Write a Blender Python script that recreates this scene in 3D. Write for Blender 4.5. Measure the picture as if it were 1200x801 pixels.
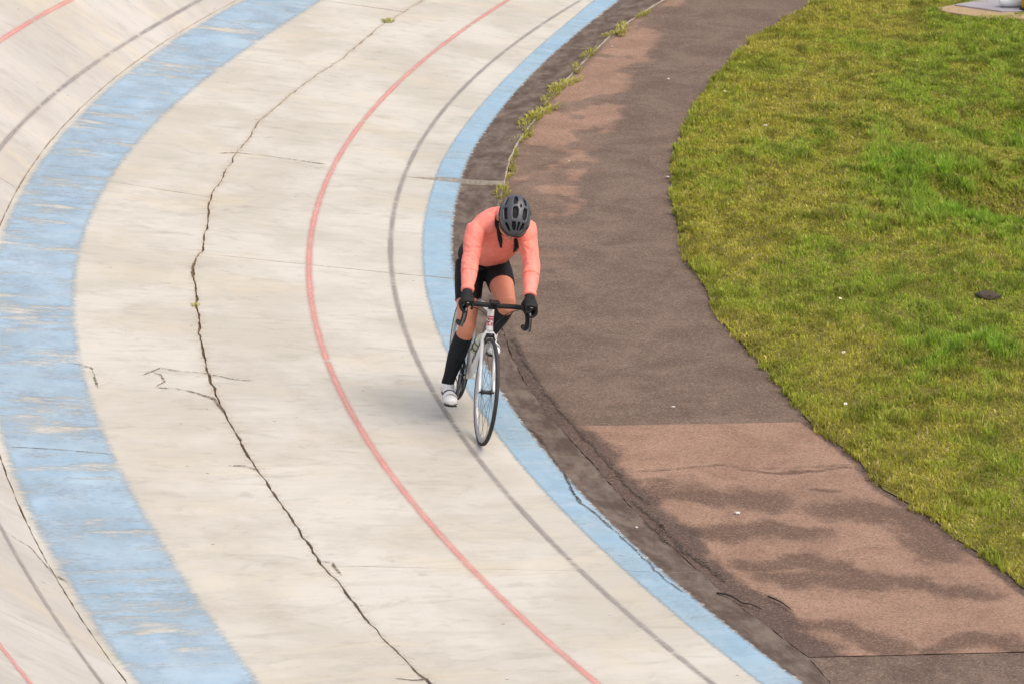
import bpy, bmesh, math, random
import numpy as np
from mathutils import Vector, Matrix, Quaternion
random.seed(4); RNG = np.random.default_rng(11)
R = math.radians
scene = bpy.context.scene
for o in list(bpy.data.objects): bpy.data.objects.remove(o)

# ------------------------------------------------------------------ camera
cd = bpy.data.cameras.new('camera'); cam = bpy.data.objects.new('camera', cd)
scene.collection.objects.link(cam); scene.camera = cam
cam.location = (0, 0, 6.764); cam.rotation_euler = (math.pi/2 - 0.28348, 0, 0)
cd.sensor_width = 36; cd.lens = 4114/1200*36
cd.clip_start = .5; cd.clip_end = 3000
cd.dof.use_dof = True; cd.dof.focus_distance = 21.8; cd.dof.aperture_fstop = 8.0
scene.render.resolution_x = 1024; scene.render.resolution_y = 683
# ------------------------------------------------------------------ light: bright overcast day
SUN_EL, SUN_AZ = 60, 118            # elevation; azimuth from +y towards +x (soft light from high on the right)
w = bpy.data.worlds.new('World'); scene.world = w; w.use_nodes = True
wn = w.node_tree.nodes; wl_ = w.node_tree.links
sky = wn.new('ShaderNodeTexSky'); sky.sky_type = 'NISHITA'; sky.sun_disc = False
sky.sun_elevation = R(SUN_EL); sky.sun_rotation = R(SUN_AZ)
sky.air_density = 1.0; sky.dust_density = 6.0; sky.ozone_density = .3
wn['Background'].inputs['Strength'].default_value = .15
wl_.new(sky.outputs[0], wn['Background'].inputs[0])
sd = bpy.data.lights.new('sun', 'SUN'); sun = bpy.data.objects.new('sun', sd); scene.collection.objects.link(sun)
sd.energy = 1.1; sd.angle = R(72); sd.color = (1, .965, .91)
_d = Vector((math.sin(R(SUN_AZ))*math.cos(R(SUN_EL)), math.cos(R(SUN_AZ))*math.cos(R(SUN_EL)), math.sin(R(SUN_EL))))
sun.rotation_euler = _d.to_track_quat('Z', 'Y').to_euler(); sun.location = (-10, 40, 30)
vs = scene.view_settings; vs.view_transform = 'Standard'; vs.look = 'None'; vs.gamma = 1; vs.exposure = .42
scene.render.engine = 'CYCLES'

# ------------------------------------------------------------------ helpers
COL = scene.collection
def link(o, parent=None):
    COL.objects.link(o)
    if parent is not None: o.parent = parent
    return o
def tag(o, label=None, cat=None, group=None, kind=None):
    if label: o['label'] = label
    if cat: o['category'] = cat
    if group: o['group'] = group
    if kind: o['kind'] = kind
    return o
def empty(name, mat=None):
    o = bpy.data.objects.new(name, None); link(o); o.empty_display_size = .1
    if mat is not None: o.matrix_world = mat
    return o
def mesh_np(name, V, F, smooth=False, uv=None, uw=None, mats=None, midx=None):
    V = np.asarray(V, np.float32).reshape(-1, 3)
    me = bpy.data.meshes.new(name)
    if isinstance(F, np.ndarray):
        n, k = F.shape
        me.vertices.add(len(V)); me.vertices.foreach_set('co', V.ravel())
        me.loops.add(n*k); me.loops.foreach_set('vertex_index', F.ravel().astype(np.int32))
        me.polygons.add(n); me.polygons.foreach_set('loop_start', np.arange(0, n*k, k, dtype=np.int32))
        me.update(calc_edges=True)
    else:
        me.from_pydata([tuple(map(float, v)) for v in V], [], F)
    if uv is not None or uw is not None:
        li = np.empty(len(me.loops), np.int32); me.loops.foreach_get('vertex_index', li)
        for nm, arr in (('uv', uv), ('uw', uw)):
            if arr is None: continue
            l = me.uv_layers.new(name=nm); l.data.foreach_set('uv', np.asarray(arr, np.float32).reshape(-1, 2)[li].ravel())
    for m in (mats or []): me.materials.append(m)
    if midx is not None: me.polygons.foreach_set('material_index', np.asarray(midx, np.int32))
    me.polygons.foreach_set('use_smooth', np.full(len(me.polygons), bool(smooth)))
    me.update(); return me
def obj(name, me, mat=None, parent=None):
    o = bpy.data.objects.new(name, me)
    if mat is not None and not me.materials: me.materials.append(mat)
    return link(o, parent)
def grid_faces(n, m, off=0, flip=False):
    i, j = np.meshgrid(np.arange(n-1), np.arange(m-1), indexing='ij')
    a = off + (i*m+j).ravel()
    q = np.stack([a, a+1, a+m+1, a+m], 1)
    return q[:, ::-1] if flip else q
def hash2(ix, iy, s=0):
    h = (ix*374761393 + iy*668265263 + s*1274126177) & 0xffffffff
    h = ((h ^ (h >> 13))*1274126177) & 0xffffffff
    return ((h ^ (h >> 16)) & 0xffff)/65535.
def vnoise(x, y, s=0):
    x = np.asarray(x, float); y = np.asarray(y, float)
    ix = np.floor(x).astype(np.int64); iy = np.floor(y).astype(np.int64); fx = x-ix; fy = y-iy
    fx = fx*fx*(3-2*fx); fy = fy*fy*(3-2*fy)
    a = hash2(ix, iy, s); b = hash2(ix+1, iy, s); c = hash2(ix, iy+1, s); d = hash2(ix+1, iy+1, s)
    return (a*(1-fx)+b*fx)*(1-fy) + (c*(1-fx)+d*fx)*fy
def fbm(x, y, s=0, o=4):
    t = 0; a = .5; n = 0
    for k in range(o):
        t = t + a*vnoise(x*2**k, y*2**k, s+k*7); n += a; a *= .55
    return t/n
def sstep(a, b, x):
    t = np.clip((x-a)/(b-a), 0, 1); return t*t*(3-2*t)

# ------------------------------------------------------------------ material helper
class NT:
    def __init__(s, name):
        s.m = bpy.data.materials.new(name); s.m.use_nodes = True; s.t = s.m.node_tree; s.t.nodes.clear()
        s.out = s.t.nodes.new('ShaderNodeOutputMaterial')
    def _set(s, sock, v):
        if isinstance(v, bpy.types.NodeSocket): s.t.links.new(v, sock)
        elif v is not None:
            if sock.type == 'RGBA' and len(v) == 3: v = (*v, 1)
            sock.default_value = v
    def n(s, typ, out=0, props=None, **kw):
        nd = s.t.nodes.new(typ)
        for k, v in (props or {}).items(): setattr(nd, k, v)
        for k, v in kw.items(): s._set(nd.inputs[int(k[1:])] if k[0] == '_' and k[1:].isdigit() else nd.inputs[k.replace('__', ' ')], v)
        return nd.outputs[out]
    def math(s, op, a, b=0., clamp=False): return s.n('ShaderNodeMath', props=dict(operation=op, use_clamp=clamp), _0=a, _1=b)
    def uv(s, name='uv'): return s.n('ShaderNodeUVMap', props=dict(uv_map=name))
    def obj(s): return s.n('ShaderNodeTexCoord', out=3)
    def scale(s, v, sc): return s.n('ShaderNodeMapping', Vector=v, Scale=sc)
    def noise(s, v, sc=1., det=4., rough=.55, dist=0.): return s.n('ShaderNodeTexNoise', Vector=v, Scale=float(sc), Detail=float(det), Roughness=float(rough), Distortion=float(dist))
    def mix(s, f, a, b, bt='MIX'):
        nd = s.t.nodes.new('ShaderNodeMix'); nd.data_type = 'RGBA'; nd.blend_type = bt
        s._set(nd.inputs[0], f); s._set(nd.inputs[6], a); s._set(nd.inputs[7], b); return nd.outputs[2]
    def ss(s, v, a, b, lo=0., hi=1.):
        return s.n('ShaderNodeMapRange', props=dict(interpolation_type='SMOOTHSTEP'), Value=v, _1=float(a), _2=float(b), _3=float(lo), _4=float(hi))
    def sep(s, v, i):
        nd = s.t.nodes.new('ShaderNodeSeparateXYZ'); s._set(nd.inputs[0], v); return nd.outputs[i]
    def attr(s, name, out=2): return s.n('ShaderNodeAttribute', out=out, props=dict(attribute_name=name))
    def bump(s, h, st=.3, d=.01): return s.n('ShaderNodeBump', Height=h, Strength=float(st), Distance=float(d))
    def done(s, col, rough=.8, nrm=None, alpha=None, metal=0., spec=.3, trans=None, coat=0.):
        b = s.t.nodes.new('ShaderNodeBsdfPrincipled')
        s._set(b.inputs['Base Color'], col); s._set(b.inputs['Roughness'], rough); s._set(b.inputs['Metallic'], metal)
        s._set(b.inputs['Specular IOR Level'], spec); s._set(b.inputs['Coat Weight'], coat)
        if nrm is not None: s._set(b.inputs['Normal'], nrm)
        if alpha is not None: s._set(b.inputs['Alpha'], alpha)
        sh = b.outputs[0]
        if trans:
            tr = s.t.nodes.new('ShaderNodeBsdfTranslucent'); s._set(tr.inputs[0], col)
            mx = s.t.nodes.new('ShaderNodeMixShader'); mx.inputs[0].default_value = trans
            s.t.links.new(sh, mx.inputs[1]); s.t.links.new(tr.outputs[0], mx.inputs[2]); sh = mx.outputs[0]
        s.t.links.new(sh, s.out.inputs[0]); return s.m
def simple(name, col, rough=.6, var=.15, sc=40, metal=0., spec=.4, bump=0., coat=0.):
    n = NT(name); o = n.obj(); f = n.noise(o, sc, 4)
    c = n.mix(n.ss(f, .3, .7), tuple(x*(1-var) for x in col), tuple(min(1, x*(1+var)) for x in col))
    return n.done(c, rough, n.bump(f, bump, .004) if bump else None, metal=metal, spec=spec, coat=coat)

# ------------------------------------------------------------------ layout of the bend (metres; theta along the bend, u outwards from the track's inner edge)
CX, CY, R0, UK = 24.4906, 26.5073, 24.8540, 3.4747
TB1, TB2 = math.tan(.0796107), math.tan(.5792479)
def zs(u):
    return np.where(u < 0, 0, np.where(u < UK, TB1*u, TB1*UK + TB2*(u-UK)))
def P3(th, u, dz=0.):
    th = np.asarray(th, float); u = np.asarray(u, float)
    return np.stack(np.broadcast_arrays(CX-(R0+u)*np.cos(th), CY-(R0+u)*np.sin(th), zs(u)+dz), -1)
def to_tu(x, y):
    a = np.arctan2(CY-y, CX-x); return a, np.hypot(x-CX, y-CY)-R0
C = {}
C['red']= [4.303, -3.272, -0.339, 0.292, 1.161] 
C['grey']= [3.334, -1.73, -0.396, 0.145, 0.563] 
C['bl']= [10.47, -4.858, -0.923, 0.372, 0.334] 
C['br']= [6.239, -3.607, -0.342, 0.23, 0.084] 
C['st']= [(-0.387,-0.089),(-0.354,-0.125),(-0.32,-0.155),(-0.276,-0.226),(-0.242,-0.259),(-0.211,-0.265),(-0.18,-0.272),(-0.156,-0.29),(-0.133,-0.27),(-0.11,-0.262),(-0.08,-0.26),(-0.052,-0.272),(0.147,-0.096),(0.172,-0.084),(0.194,-0.095),(0.22,-0.117),(0.243,-0.136),(0.264,-0.126),(0.283,-0.122),(0.314,-0.127),(0.332,-0.124),(0.347,-0.117),(0.359,-0.141),(0.372,-0.143),(0.383,-0.145),(0.398,-0.076)]
C['gr']= [(-0.414,-1.607),(-0.377,-1.579),(-0.337,-1.588),(-0.299,-1.587),(-0.257,-1.607),(-0.223,-1.618),(-0.186,-1.621),(-0.155,-1.631),(-0.131,-1.635),(-0.09,-1.625),(-0.051,-1.648),(-0.002,-1.655),(0.032,-1.646),(0.074,-1.694),(0.114,-1.68),(0.142,-1.697),(0.17,-1.752),(0.201,-1.718),(0.222,-1.702),(0.236,-1.716),(0.257,-1.751),(0.281,-1.686),(0.296,-1.727),(0.308,-1.752),(0.326,-1.739),(0.339,-1.764),(0.36,-1.717)]
C['cr']= [(-0.324,1.926),(-0.293,1.899),(-0.281,1.913),(-0.247,1.859),(-0.211,1.819),(-0.196,1.848),(-0.162,1.897),(-0.135,1.921),(-0.11,1.972),(-0.084,1.939),(-0.066,1.963),(-0.045,1.97),(-0.023,1.972),(-0.009,2.006),(0.024,1.957),(0.053,1.965),(0.069,2.016),(0.1,1.994),(0.128,1.995),(0.156,2.01),(0.176,2.007),(0.199,2.002),(0.219,1.984),(0.237,1.987),(0.247,1.967),(0.272,1.958),(0.291,1.958),(0.311,1.98),(0.324,1.967),(0.348,1.993),(0.367,1.982),(0.381,1.974)]
C['wr']= [23.386, -4.666, -2.679, 0.435, 2.795] 
C['wl']= [(-0.283,3.443),(-0.249,3.481),(-0.213,3.484),(-0.176,3.45),(-0.146,3.503),(-0.112,3.5),(-0.086,3.484),(-0.059,3.496),(-0.029,3.51),(0.002,3.515),(0.028,3.513),(0.24,3.481),(0.259,3.475),(0.281,3.462),(0.302,3.481),(0.318,3.445),(0.337,3.467),(0.351,3.469),(0.36,3.459),(0.371,3.453)]
C['og']= [10.504, -2.741, -1.593, 0.294, 3.723] 
C['or']= [-1.159, 0.283, 4.289] 
KR = {}
KR['loopA'] = [(0.184,2.385),(0.185,2.25),(0.188,2.132),(0.192,2.044),(0.198,2.016),(0.204,1.999)]
KR['loopB'] = [(0.175,2.447),(0.168,2.323),(0.17,2.178),(0.171,2.034),(0.175,1.895),(0.177,1.715)]
KR['loopC'] = [(0.184,2.385),(0.179,2.309),(0.174,2.317),(0.172,2.368)]
KR['lipD'] = [(0.166,2.919),(0.167,2.837),(0.169,2.767),(0.185,2.749)]
KR['sideE'] = [(0.244,2.141),(0.244,2.045),(0.248,1.97)]
KR['sideF'] = [(0.31,1.967),(0.311,1.91),(0.319,1.92)]
KR['lineG'] = [(0.231,3.421),(0.233,3.158),(0.236,2.774)]
KR['topH'] = [(-0.062,2.101),(-0.065,1.96),(-0.064,1.661),(-0.06,1.2)]
KR['lowI'] = [(0.378,2.132),(0.379,2.05),(0.379,1.938)]
KR['pathJ'] = [(0.129,-0.173),(0.161,-0.175),(0.187,-0.186),(0.21,-0.205),(0.223,-0.218),(0.248,-0.226),(0.267,-0.224),(0.277,-0.238)]
KR['pathK'] = [(0.273,-0.174),(0.289,-0.189),(0.309,-0.171),(0.321,-0.198),(0.333,-0.211)]
KR['pathL'] = [(0.289,-0.106),(0.296,-0.125),(0.292,-0.185),(0.302,-0.118),(0.307,-0.131),(0.311,-0.144)]
KR['redM'] = [(0.254,-0.16),(0.252,-0.41),(0.252,-0.646),(0.252,-0.886),(0.257,-1.031),(0.259,-1.359),(0.261,-1.682)]
KR['blueN'] = [(0.208,0.149),(0.219,0.085),(0.239,0.12),(0.249,0.12),(0.262,0.159),(0.274,0.177)]
KR['blueO'] = [(0.25,0.118),(0.272,0.186),(0.283,0.146),(0.298,0.143),(0.316,0.132),(0.328,0.157),(0.338,0.118)]
KR['wl2'] = [(0.299,3.664),(0.3,3.547),(0.307,3.504),(0.312,3.489),(0.318,3.43)]
KR['stripP'] = [(-0.281,0.049),(-0.281,-0.198)]
KR['topQ'] = [(-0.375,0.192),(-0.383,-0.083)]
WEEDS = [(-0.355,-0.152),(-0.32,-0.208),(-0.311,-0.163),(-0.27,-0.207),(-0.242,-0.259),(-0.211,-0.29),(-0.198,-0.273),(-0.18,-0.272),(-0.161,-0.298),(-0.154,-0.274),(-0.137,-0.256),(-0.119,-0.262),(-0.097,-0.259),(-0.082,-0.256),(-0.062,-0.258),(-0.042,-0.261)]
SLABWEEDS = [(-0.281,1.901),(0.109,2.005)]
DAISY = [(2.2,29.773),(1.916,31.131),(2.666,27.626),(2.432,27.141),(4.582,33.925),(2.258,22.835),(2.152,21.614),(2.334,24.144),(1.766,26.06),(4.725,34.577)]
PEB = [(0.966,33.42),(1.447,31.911),(1.275,28.038),(0.478,28.616),(1.044,21.707),(1.329,19.608),(0.726,19.349)]
DARK_HOLLOW = [(3.412,24.235)]
PAD = [(4.236,35.071),(4.776,34.577),(5.465,34.622),(5.739,35.86),(5.026,35.812)]
POST = [(5.165,34.98),(5.031,35.071)]
TWIG1 = [(1.132,18.241),(1.2,18.187),(1.264,18.084),(1.308,18.048),(1.359,17.991)]
TWIG2 = [(1.411,18.187),(1.474,18.084),(1.521,17.982)]
LUSH = [(3.066,22.815),(3.423,28.585),(3.396,26.563),(4.598,33.214)]
HOLLOW = [(4.31,29.874),(3.857,27.539),(3.674,28.897),(4.043,27.396)]
FARRED = [(-0.39,-0.28),(-0.335,-0.571),(-0.257,-0.865),(-0.208,-0.899),(-0.12,-0.958),(-0.074,-1.003),(-0.025,-0.967),(0.041,-0.921),(0.1,-0.669),(0.134,-0.378)]
STAINS = [
[(0.927,20.086),(1.197,20.006),(1.577,19.821)],
[(1.226,19.613),(1.485,19.717),(1.82,19.691)],
[(1.159,19.309),(1.493,19.359),(1.699,19.234)],
[(1.352,18.726),(1.646,18.773),(1.855,18.585),(2.065,18.446),(2.324,18.492),(2.544,18.218)],
[(1.436,18.538),(1.747,18.446),(2.021,18.331)],
[(1.564,17.735),(1.774,17.692),(2.002,17.523)],
[(2.195,17.356),(2.441,17.523),(2.703,17.439)],
[(1.952,19.665),(2.283,19.613),(2.443,18.965)],
[(0.624,20.303),(0.943,20.469),(1.255,20.441)],
[(2.6,17.692),(2.756,17.713)],
[(1.845,19.99),(1.912,19.98)],
[(1.414,20.469),(1.776,20.414),(2.1,20.525)],
[(0.938,20.358),(1.312,20.525),(1.431,20.469)],
]
def cu(n, th):
    th = np.asarray(th, float); c = C[n]
    if isinstance(c[0], tuple):
        a = np.array(c); return np.interp(th, a[:, 0], a[:, 1])
    return np.polyval(c, np.clip(th, -.375, .4))

# ------------------------------------------------------------------ materials of the setting
def m_concrete(name, ca, cb, cstain, strip=True):
    n = NT(name); uv = n.uv('uv'); uw = n.uv('uw')
    big = n.noise(uv, .9, 6, .6, .4)
    st1 = n.noise(n.scale(uv, (1.3, 8.5, 1)), 1.0, 7, .66, .7)
    st2 = n.noise(n.scale(uv, (4.0, 44, 1)), 1.0, 6, .7, .5)
    grain = n.noise(uv, 140, 3, .7)
    c = n.mix(n.ss(big, .36, .62), ca, cb)
    c = n.mix(n.ss(st1, .45, .74, 0, .32), c, cstain)
    c = n.mix(n.ss(st2, .54, .8, 0, .13), c, tuple(x*.62 for x in cb))
    c = n.mix(n.ss(st2, .45, .25, 0, .25), c, tuple(min(1, x*1.22) for x in ca))
    blot = n.noise(n.scale(uv, (1, 2.2, 1)), 3.2, 8, .7, .8)
    c = n.mix(n.ss(blot, .50, .72, 0, .42), c, tuple(x*.74 for x in cstain))
    c = n.mix(n.ss(grain, .57, .75, 0, .35), c, tuple(x*.45 for x in cb))
    yl = n.noise(n.scale(uv, (.7, 1.3, 1)), 1.1, 5, .6, 1.); c = n.mix(n.ss(yl, .5, .72, 0, .38), c, (.52, .45, .32))
    gy = n.noise(n.scale(uv, (1.7, 2.4, 1)), 1.5, 9, .75, .5); c = n.mix(n.ss(gy, .50, .68, 0, .36), c, (.335, .308, .265))
    # dirt that has gathered in a ragged margin along the long crack
    dcr = n.math('ABSOLUTE', n.sep(uw, 1)); rag = n.noise(n.scale(uv, (4, 9, 1)), 2.0, 6, .75)
    c = n.mix(n.ss(n.math('ADD', dcr, n.math('MULTIPLY', rag, .34)), .22, .09, 0, .6), c, (.27, .2, .12))
    crumb = n.noise(uv, 48, 4, .8); c = n.mix(n.math('MULTIPLY', n.ss(crumb, .56, .64), n.ss(n.math('ADD', dcr, n.math('MULTIPLY', rag, .16)), .15, .06, 0, .8)), c, (.14, .105, .07))
    # small dark pits
    pit = n.n('ShaderNodeTexVoronoi', Vector=n.scale(uv, (3.2, 5, 1)), Scale=1.0, Randomness=1.0)
    c = n.mix(n.ss(pit, .045, .02, 0, .75), c, (.12, .09, .07))
    if strip:
        e = n.math('ADD', n.sep(uw, 0), n.math('MULTIPLY', n.math('SUBTRACT', n.noise(n.scale(uv, (3, 3, 1)), 4, 6, .75), .5), .16))
        sc = n.mix(n.ss(n.noise(n.scale(uv, (5, 2.2, 1)), 1.5, 7, .7), .35, .68), (.085, .062, .051), (.175, .14, .115))
        sc = n.mix(n.ss(n.noise(n.scale(uv, (3, 2, 1)), 2.4, 6, .8), .62, .74, 0, .8), sc, (.33, .28, .225))
        sc = n.mix(n.ss(grain, .5, .72, 0, .6), sc, (.05, .04, .035))
        c = n.mix(n.ss(e, .03, .004), c, sc)
    h = n.math('ADD', n.math('MULTIPLY', st2, .5), n.math('MULTIPLY', grain, .5))
    return n.done(c, 1., n.bump(h, .35, .006), spec=.04)
M = {}
M['concrete'] = m_concrete('pale_concrete', (.505, .485, .432), (.425, .403, .348), (.35, .325, .265))
M['bank'] = m_concrete('bank_concrete', (.465, .443, .408), (.395, .374, .34), (.335, .313, .28), False)
n = NT('raw_concrete'); o = n.obj(); f = n.noise(o, 30, 6, .7)
M['raw'] = n.done(n.mix(n.ss(f, .35, .65), (.42, .36, .29), (.62, .56, .48)), .9, n.bump(f, .5, .01))
n = NT('joint_soil'); o = n.obj(); f = n.noise(o, 60, 6, .7)
M['soil'] = n.done(n.mix(f, (.09, .066, .042), (.22, .16, .10)), .95, n.bump(f, .6, .01), spec=.05)
n = NT('crack_dirt'); o = n.obj(); f = n.noise(o, 45, 6, .7)
M['crackdirt'] = n.done(n.mix(f, (.07, .052, .038), (.24, .18, .125)), .95, alpha=n.ss(n.noise(o, 34, 6, .78), .40, .55, 0, .92), spec=.1)

n = NT('crumbled_grit'); o = n.obj(); f = n.noise(o, 60, 5, .75)
M['flake'] = n.done(n.mix(n.ss(f, .4, .65), (.045, .036, .03), (.16, .125, .105)), .95, alpha=n.ss(n.noise(o, 70, 6, .8), .42, .56, 0, .9), spec=.05)
def m_paint(name, ca, cb, wear, edge, streak=(1.5, 6.5), dark=None, ragged=.5, thin=.8):
    """worn road paint: uv in metres, uw.x across the line 0..1"""
    n = NT(name); uv = n.uv('uv'); x = n.sep(n.uv('uw'), 0)
    big = n.noise(uv, 1.7, 6, .65); st = n.noise(n.scale(uv, (*streak, 1)), 1.0, 7, .7); fine = n.noise(n.scale(uv, (20, 60, 1)), 1.0, 4, .7)
    c = n.mix(n.ss(big, .33, .66), ca, cb)
    c = n.mix(n.ss(st, .48, .72, 0, .7), c, tuple(min(1, v*.8+.16) for v in ca))
    c = n.mix(n.ss(n.noise(n.scale(uv, (2.3, 9, 1)), 1.3, 7, .7), .57, .72, 0, .6), c, dark or tuple(v*.7 for v in cb))
    c = n.mix(n.ss(fine, .55, .75, 0, .3), c, tuple(v*.55 for v in cb))
    patch = n.ss(n.noise(n.scale(uv, (1.1, 1.7, 1)), 1.6, 6, .65, .6), .46, .62); speck = n.noise(n.scale(uv, (26, 46, 1)), 1.0, 6, .8)
    c = n.mix(n.math('MULTIPLY', patch, n.ss(speck, .42, .58, 0, .75)), c, dark or tuple(v*.72 for v in cb))
    c = n.mix(n.ss(n.noise(n.scale(uv, (1.3, 3.2, 1)), 1.9, 8, .75, .5), .52, .68, 0, .5), c, tuple(min(1, v*.55+.26) for v in ca))
    wv = n.math('ADD', n.math('MULTIPLY', st, .55), n.math('ADD', n.math('MULTIPLY', fine, .2), n.math('MULTIPLY', big, .25)))
    wv = n.math('ADD', wv, n.math('MULTIPLY', n.math('SUBTRACT', n.noise(n.scale(uv, (.8, 1.1, 1)), 1.3, 5, .65, .5), .5), .34))
    a1 = n.ss(wv, wear+.07, wear-.08)
    d = n.math('MINIMUM', x, n.math('SUBTRACT', 1., x))
    rag = n.math('MULTIPLY', n.math('SUBTRACT', n.noise(n.scale(uv, (6, 14, 1)), 2.2, 6, .75), .42), ragged)
    a2 = n.ss(n.math('SUBTRACT', d, rag), 0., edge)
    fade = n.ss(n.noise(n.scale(uv, (1.5, 1.2, 1)), 1.4, 6, .7), .3, .66, .96, thin)
    return n.done(c, .95, alpha=n.math('MULTIPLY', n.math('MULTIPLY', a1, a2), fade), spec=.06)
M['blue_in'] = m_paint('blue_paint_narrow', (.25, .38, .485), (.31, .43, .51), .63, .16, ragged=.25)
M['blue_wide'] = m_paint('blue_paint_wide', (.35, .463, .55), (.28, .398, .497), .57, .11, ragged=.2, thin=.72, dark=(.23, .285, .355))
M['red'] = m_paint('red_paint', (.60, .25, .225), (.63, .33, .29), .60, .5, (2.5, 5), ragged=.3, thin=.68)
M['grey'] = m_paint('grey_paint', (.26, .235, .225), (.33, .30, .28), .585, .5, (2.5, 5), ragged=.35, thin=.5)

# ------------------------------------------------------------------ ground to the horizon
n = NT('meadow'); o = n.obj(); f = n.noise(o, .4, 8, .7)
mg = n.done(n.mix(n.ss(f, .3, .7), (.09, .11, .025), (.15, .14, .04)), .95, spec=.1)
g = 1500.
ground = obj('ground', mesh_np('ground', [(-g, -g, -.3), (g, -g, -.3), (g, g, -.3), (-g, g, -.3)], [(0, 1, 2, 3)]), mg); tag(ground, kind='structure')

# ------------------------------------------------------------------ the concrete track: bed, slabs, paint
UT = 8.2
def bed():
    th = np.linspace(-.66, .62, 260); us = np.array([-.45, 0, 1, 2, 3, UK, 5, 6.5, UT+.02, UT+.02]); 
    TH, U = np.meshgrid(th, us, indexing='ij'); V = P3(TH, U, -.016); V[:, -1, 2] = -.4; V[:, 0, 2] = -.06
    return mesh_np('bed', V, grid_faces(*TH.shape, flip=True))
track = obj('velodrome_track', bed(), M['soil']); tag(track, kind='structure')
def slab_patch(a0, b0, a1, b1, fA, fB, n, m, h, rag=0., seed=0, s0=0., s1=1., chipA=None, chipB=None):
    s = np.linspace(s0, s1, n)[:, None]; t = np.linspace(0, 1, m)[None, :]
    th = a0 + (a1-a0)*s + 0*t
    for it in range(4):
        uA = fA(th); uB = fB(th)
        if chipA is not None: uA = uA + chipA(th)
        if chipB is not None: uB = uB - chipB(th)
        u = uA + (uB-uA)*t
        e0 = a0 + b0*u; e1 = a1 + b1*u
        if rag:
            e0 = e0 + rag*(vnoise(u*14, u*0, seed)+.7*np.maximum(0, vnoise(u*5, u*0, seed+3)-.6)*4)
            e1 = e1 - rag*(vnoise(u*14, u*0, seed+1)+.7*np.maximum(0, vnoise(u*5, u*0, seed+4)-.6)*4)
        th = e0 + (e1-e0)*s
    V = P3(th, u); V[..., 2] += h(th, u)
    return th, u, V
def chips(amp, seed, base):
    return lambda th: base + amp*np.maximum(0, vnoise(th*R0*7, th*0, seed)-.45) + amp*.8*np.maximum(0, vnoise(th*R0*3.1, th*0, seed+5)-.7) + .012*(fbm(th*R0*16, th*0, seed+9, 3)-.4)
def crj(t): return cu('cr', t)+.030*(fbm(t*R0*5.5, t*0, 161, 5)-.5)
def make_slab(row, k, J0, J1, fA, fB, mat, h, cA, cB):
    L = (J1[0]-J0[0])*26
    n = max(8, int(L/.024)); m = max(8, int(2.2/.06))
    th, u, V = slab_patch(J0[0], J0[1], J1[0], J1[1], fA, fB, n, m, h, (.00004 if (row, k) in ((0, 4),) else .00012), row*50+k*7, chipA=cA, chipB=cB)
    uv = np.stack([u, th*26], -1).reshape(-1, 2)
    uw = np.stack([u-cu('br', th), u-cu('cr', th)], -1).reshape(-1, 2)
    F = grid_faces(n, m, flip=True)
    idx = np.arange(n*m).reshape(n, m)
    ring = np.concatenate([idx[0, :-1], idx[:-1, -1], idx[-1, :0:-1], idx[:0:-1, 0]])
    low = V.reshape(-1, 3)[ring].copy(); low[:, 2] -= .055
    q = np.arange(len(ring)); q2 = (q+1) % len(ring); o_ = n*m
    S = np.stack([ring[q], ring[q2], o_+q2, o_+q], 1)
    me = mesh_np('slab', np.concatenate([V.reshape(-1, 3), low]), np.concatenate([F, S]),
                 uv=np.concatenate([uv, uv[ring]]), uw=np.concatenate([uw, uw[ring]]), mats=[mat, M['raw']],
                 midx=np.r_[np.zeros(len(F), int), np.ones(len(S), int)])
    return obj('slab', me, None, track)
def make_paint(name, sl, J0, J1, fA, fB, mat, h):
    n = max(6, int((J1[0]-J0[0])*26/.06)); m = 6
    th, u, V = slab_patch(J0[0], J0[1], J1[0], J1[1], fA, fB, n, m, lambda a, b: h(a, b)+.0025, s0=.0007, s1=.9993)
    uv = np.stack([u, th*26], -1); x = np.broadcast_to(np.linspace(0, 1, m)[None, :], th.shape)
    obj(name, mesh_np(name, V, grid_faces(n, m, flip=True), uv=uv, uw=np.stack([x, x], -1)), mat, sl)
def around(nm, hw): return (lambda th: cu(nm, th)-hw), (lambda th: cu(nm, th)+hw)
JI = [(-.62, 0), (-.49, 0), (-.378, 0), (-.279, 0), (-.051, -.005), (.068, -.006), (.195, -.0115), (.324, -.006), (.44, 0), (.58, 0)]
JM = [(-.62, 0), (-.46, 0), (-.30, 0), (-.165, 0), (.0142, -.0111), (.183, -.0058), (.365, 0), (.58, 0)]
JB = [(-.62, 0), (-.36, 0), (-.171, 0), (.0, 0), (.18, 0), (.363, 0), (.58, 0)]
hr = random.Random(3)
def flat(off, tl): return lambda th, u: off + tl*(u-1)
for k in range(len(JI)-1):
    off = hr.uniform(-.0025, .0025)
    if k == 3: h = lambda th, u: .001 + .042*sstep(.62, .05, u)*sstep(-.16, -.058, th)
    else: h = flat(off, hr.uniform(-.0015, .0015))
    sl = make_slab(0, k, JI[k], JI[k+1], lambda t: cu('st', t), crj, M['concrete'], h, chips(.012, 80+k, .001), chips(.017, 90+k, .0035))
    make_paint('blue_band', sl, JI[k], JI[k+1], lambda t: cu('br', t)-.008, lambda t: cu('bl', t)+.008, M['blue_in'], h)
    make_paint('grey_line', sl, JI[k], JI[k+1], *around('grey', .034), M['grey'], h)
    make_paint('red_line', sl, JI[k], JI[k+1], *around('red', .042), M['red'], h)
for k in range(len(JM)-1):
    h = flat(hr.uniform(-.003, .002), hr.uniform(-.001, .001))
    sl = make_slab(1, k, JM[k], JM[k+1], crj, lambda t: 0*t+UK-.001, M['concrete'], h, chips(.017, 110+k, .0035), chips(.004, 120+k, .0))
    make_paint('wide_blue_band', sl, JM[k], JM[k+1], lambda t: cu('wr', t)-.006, lambda t: np.minimum(cu('wl', t)+.012, UK-.004), M['blue_wide'], h)
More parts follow.
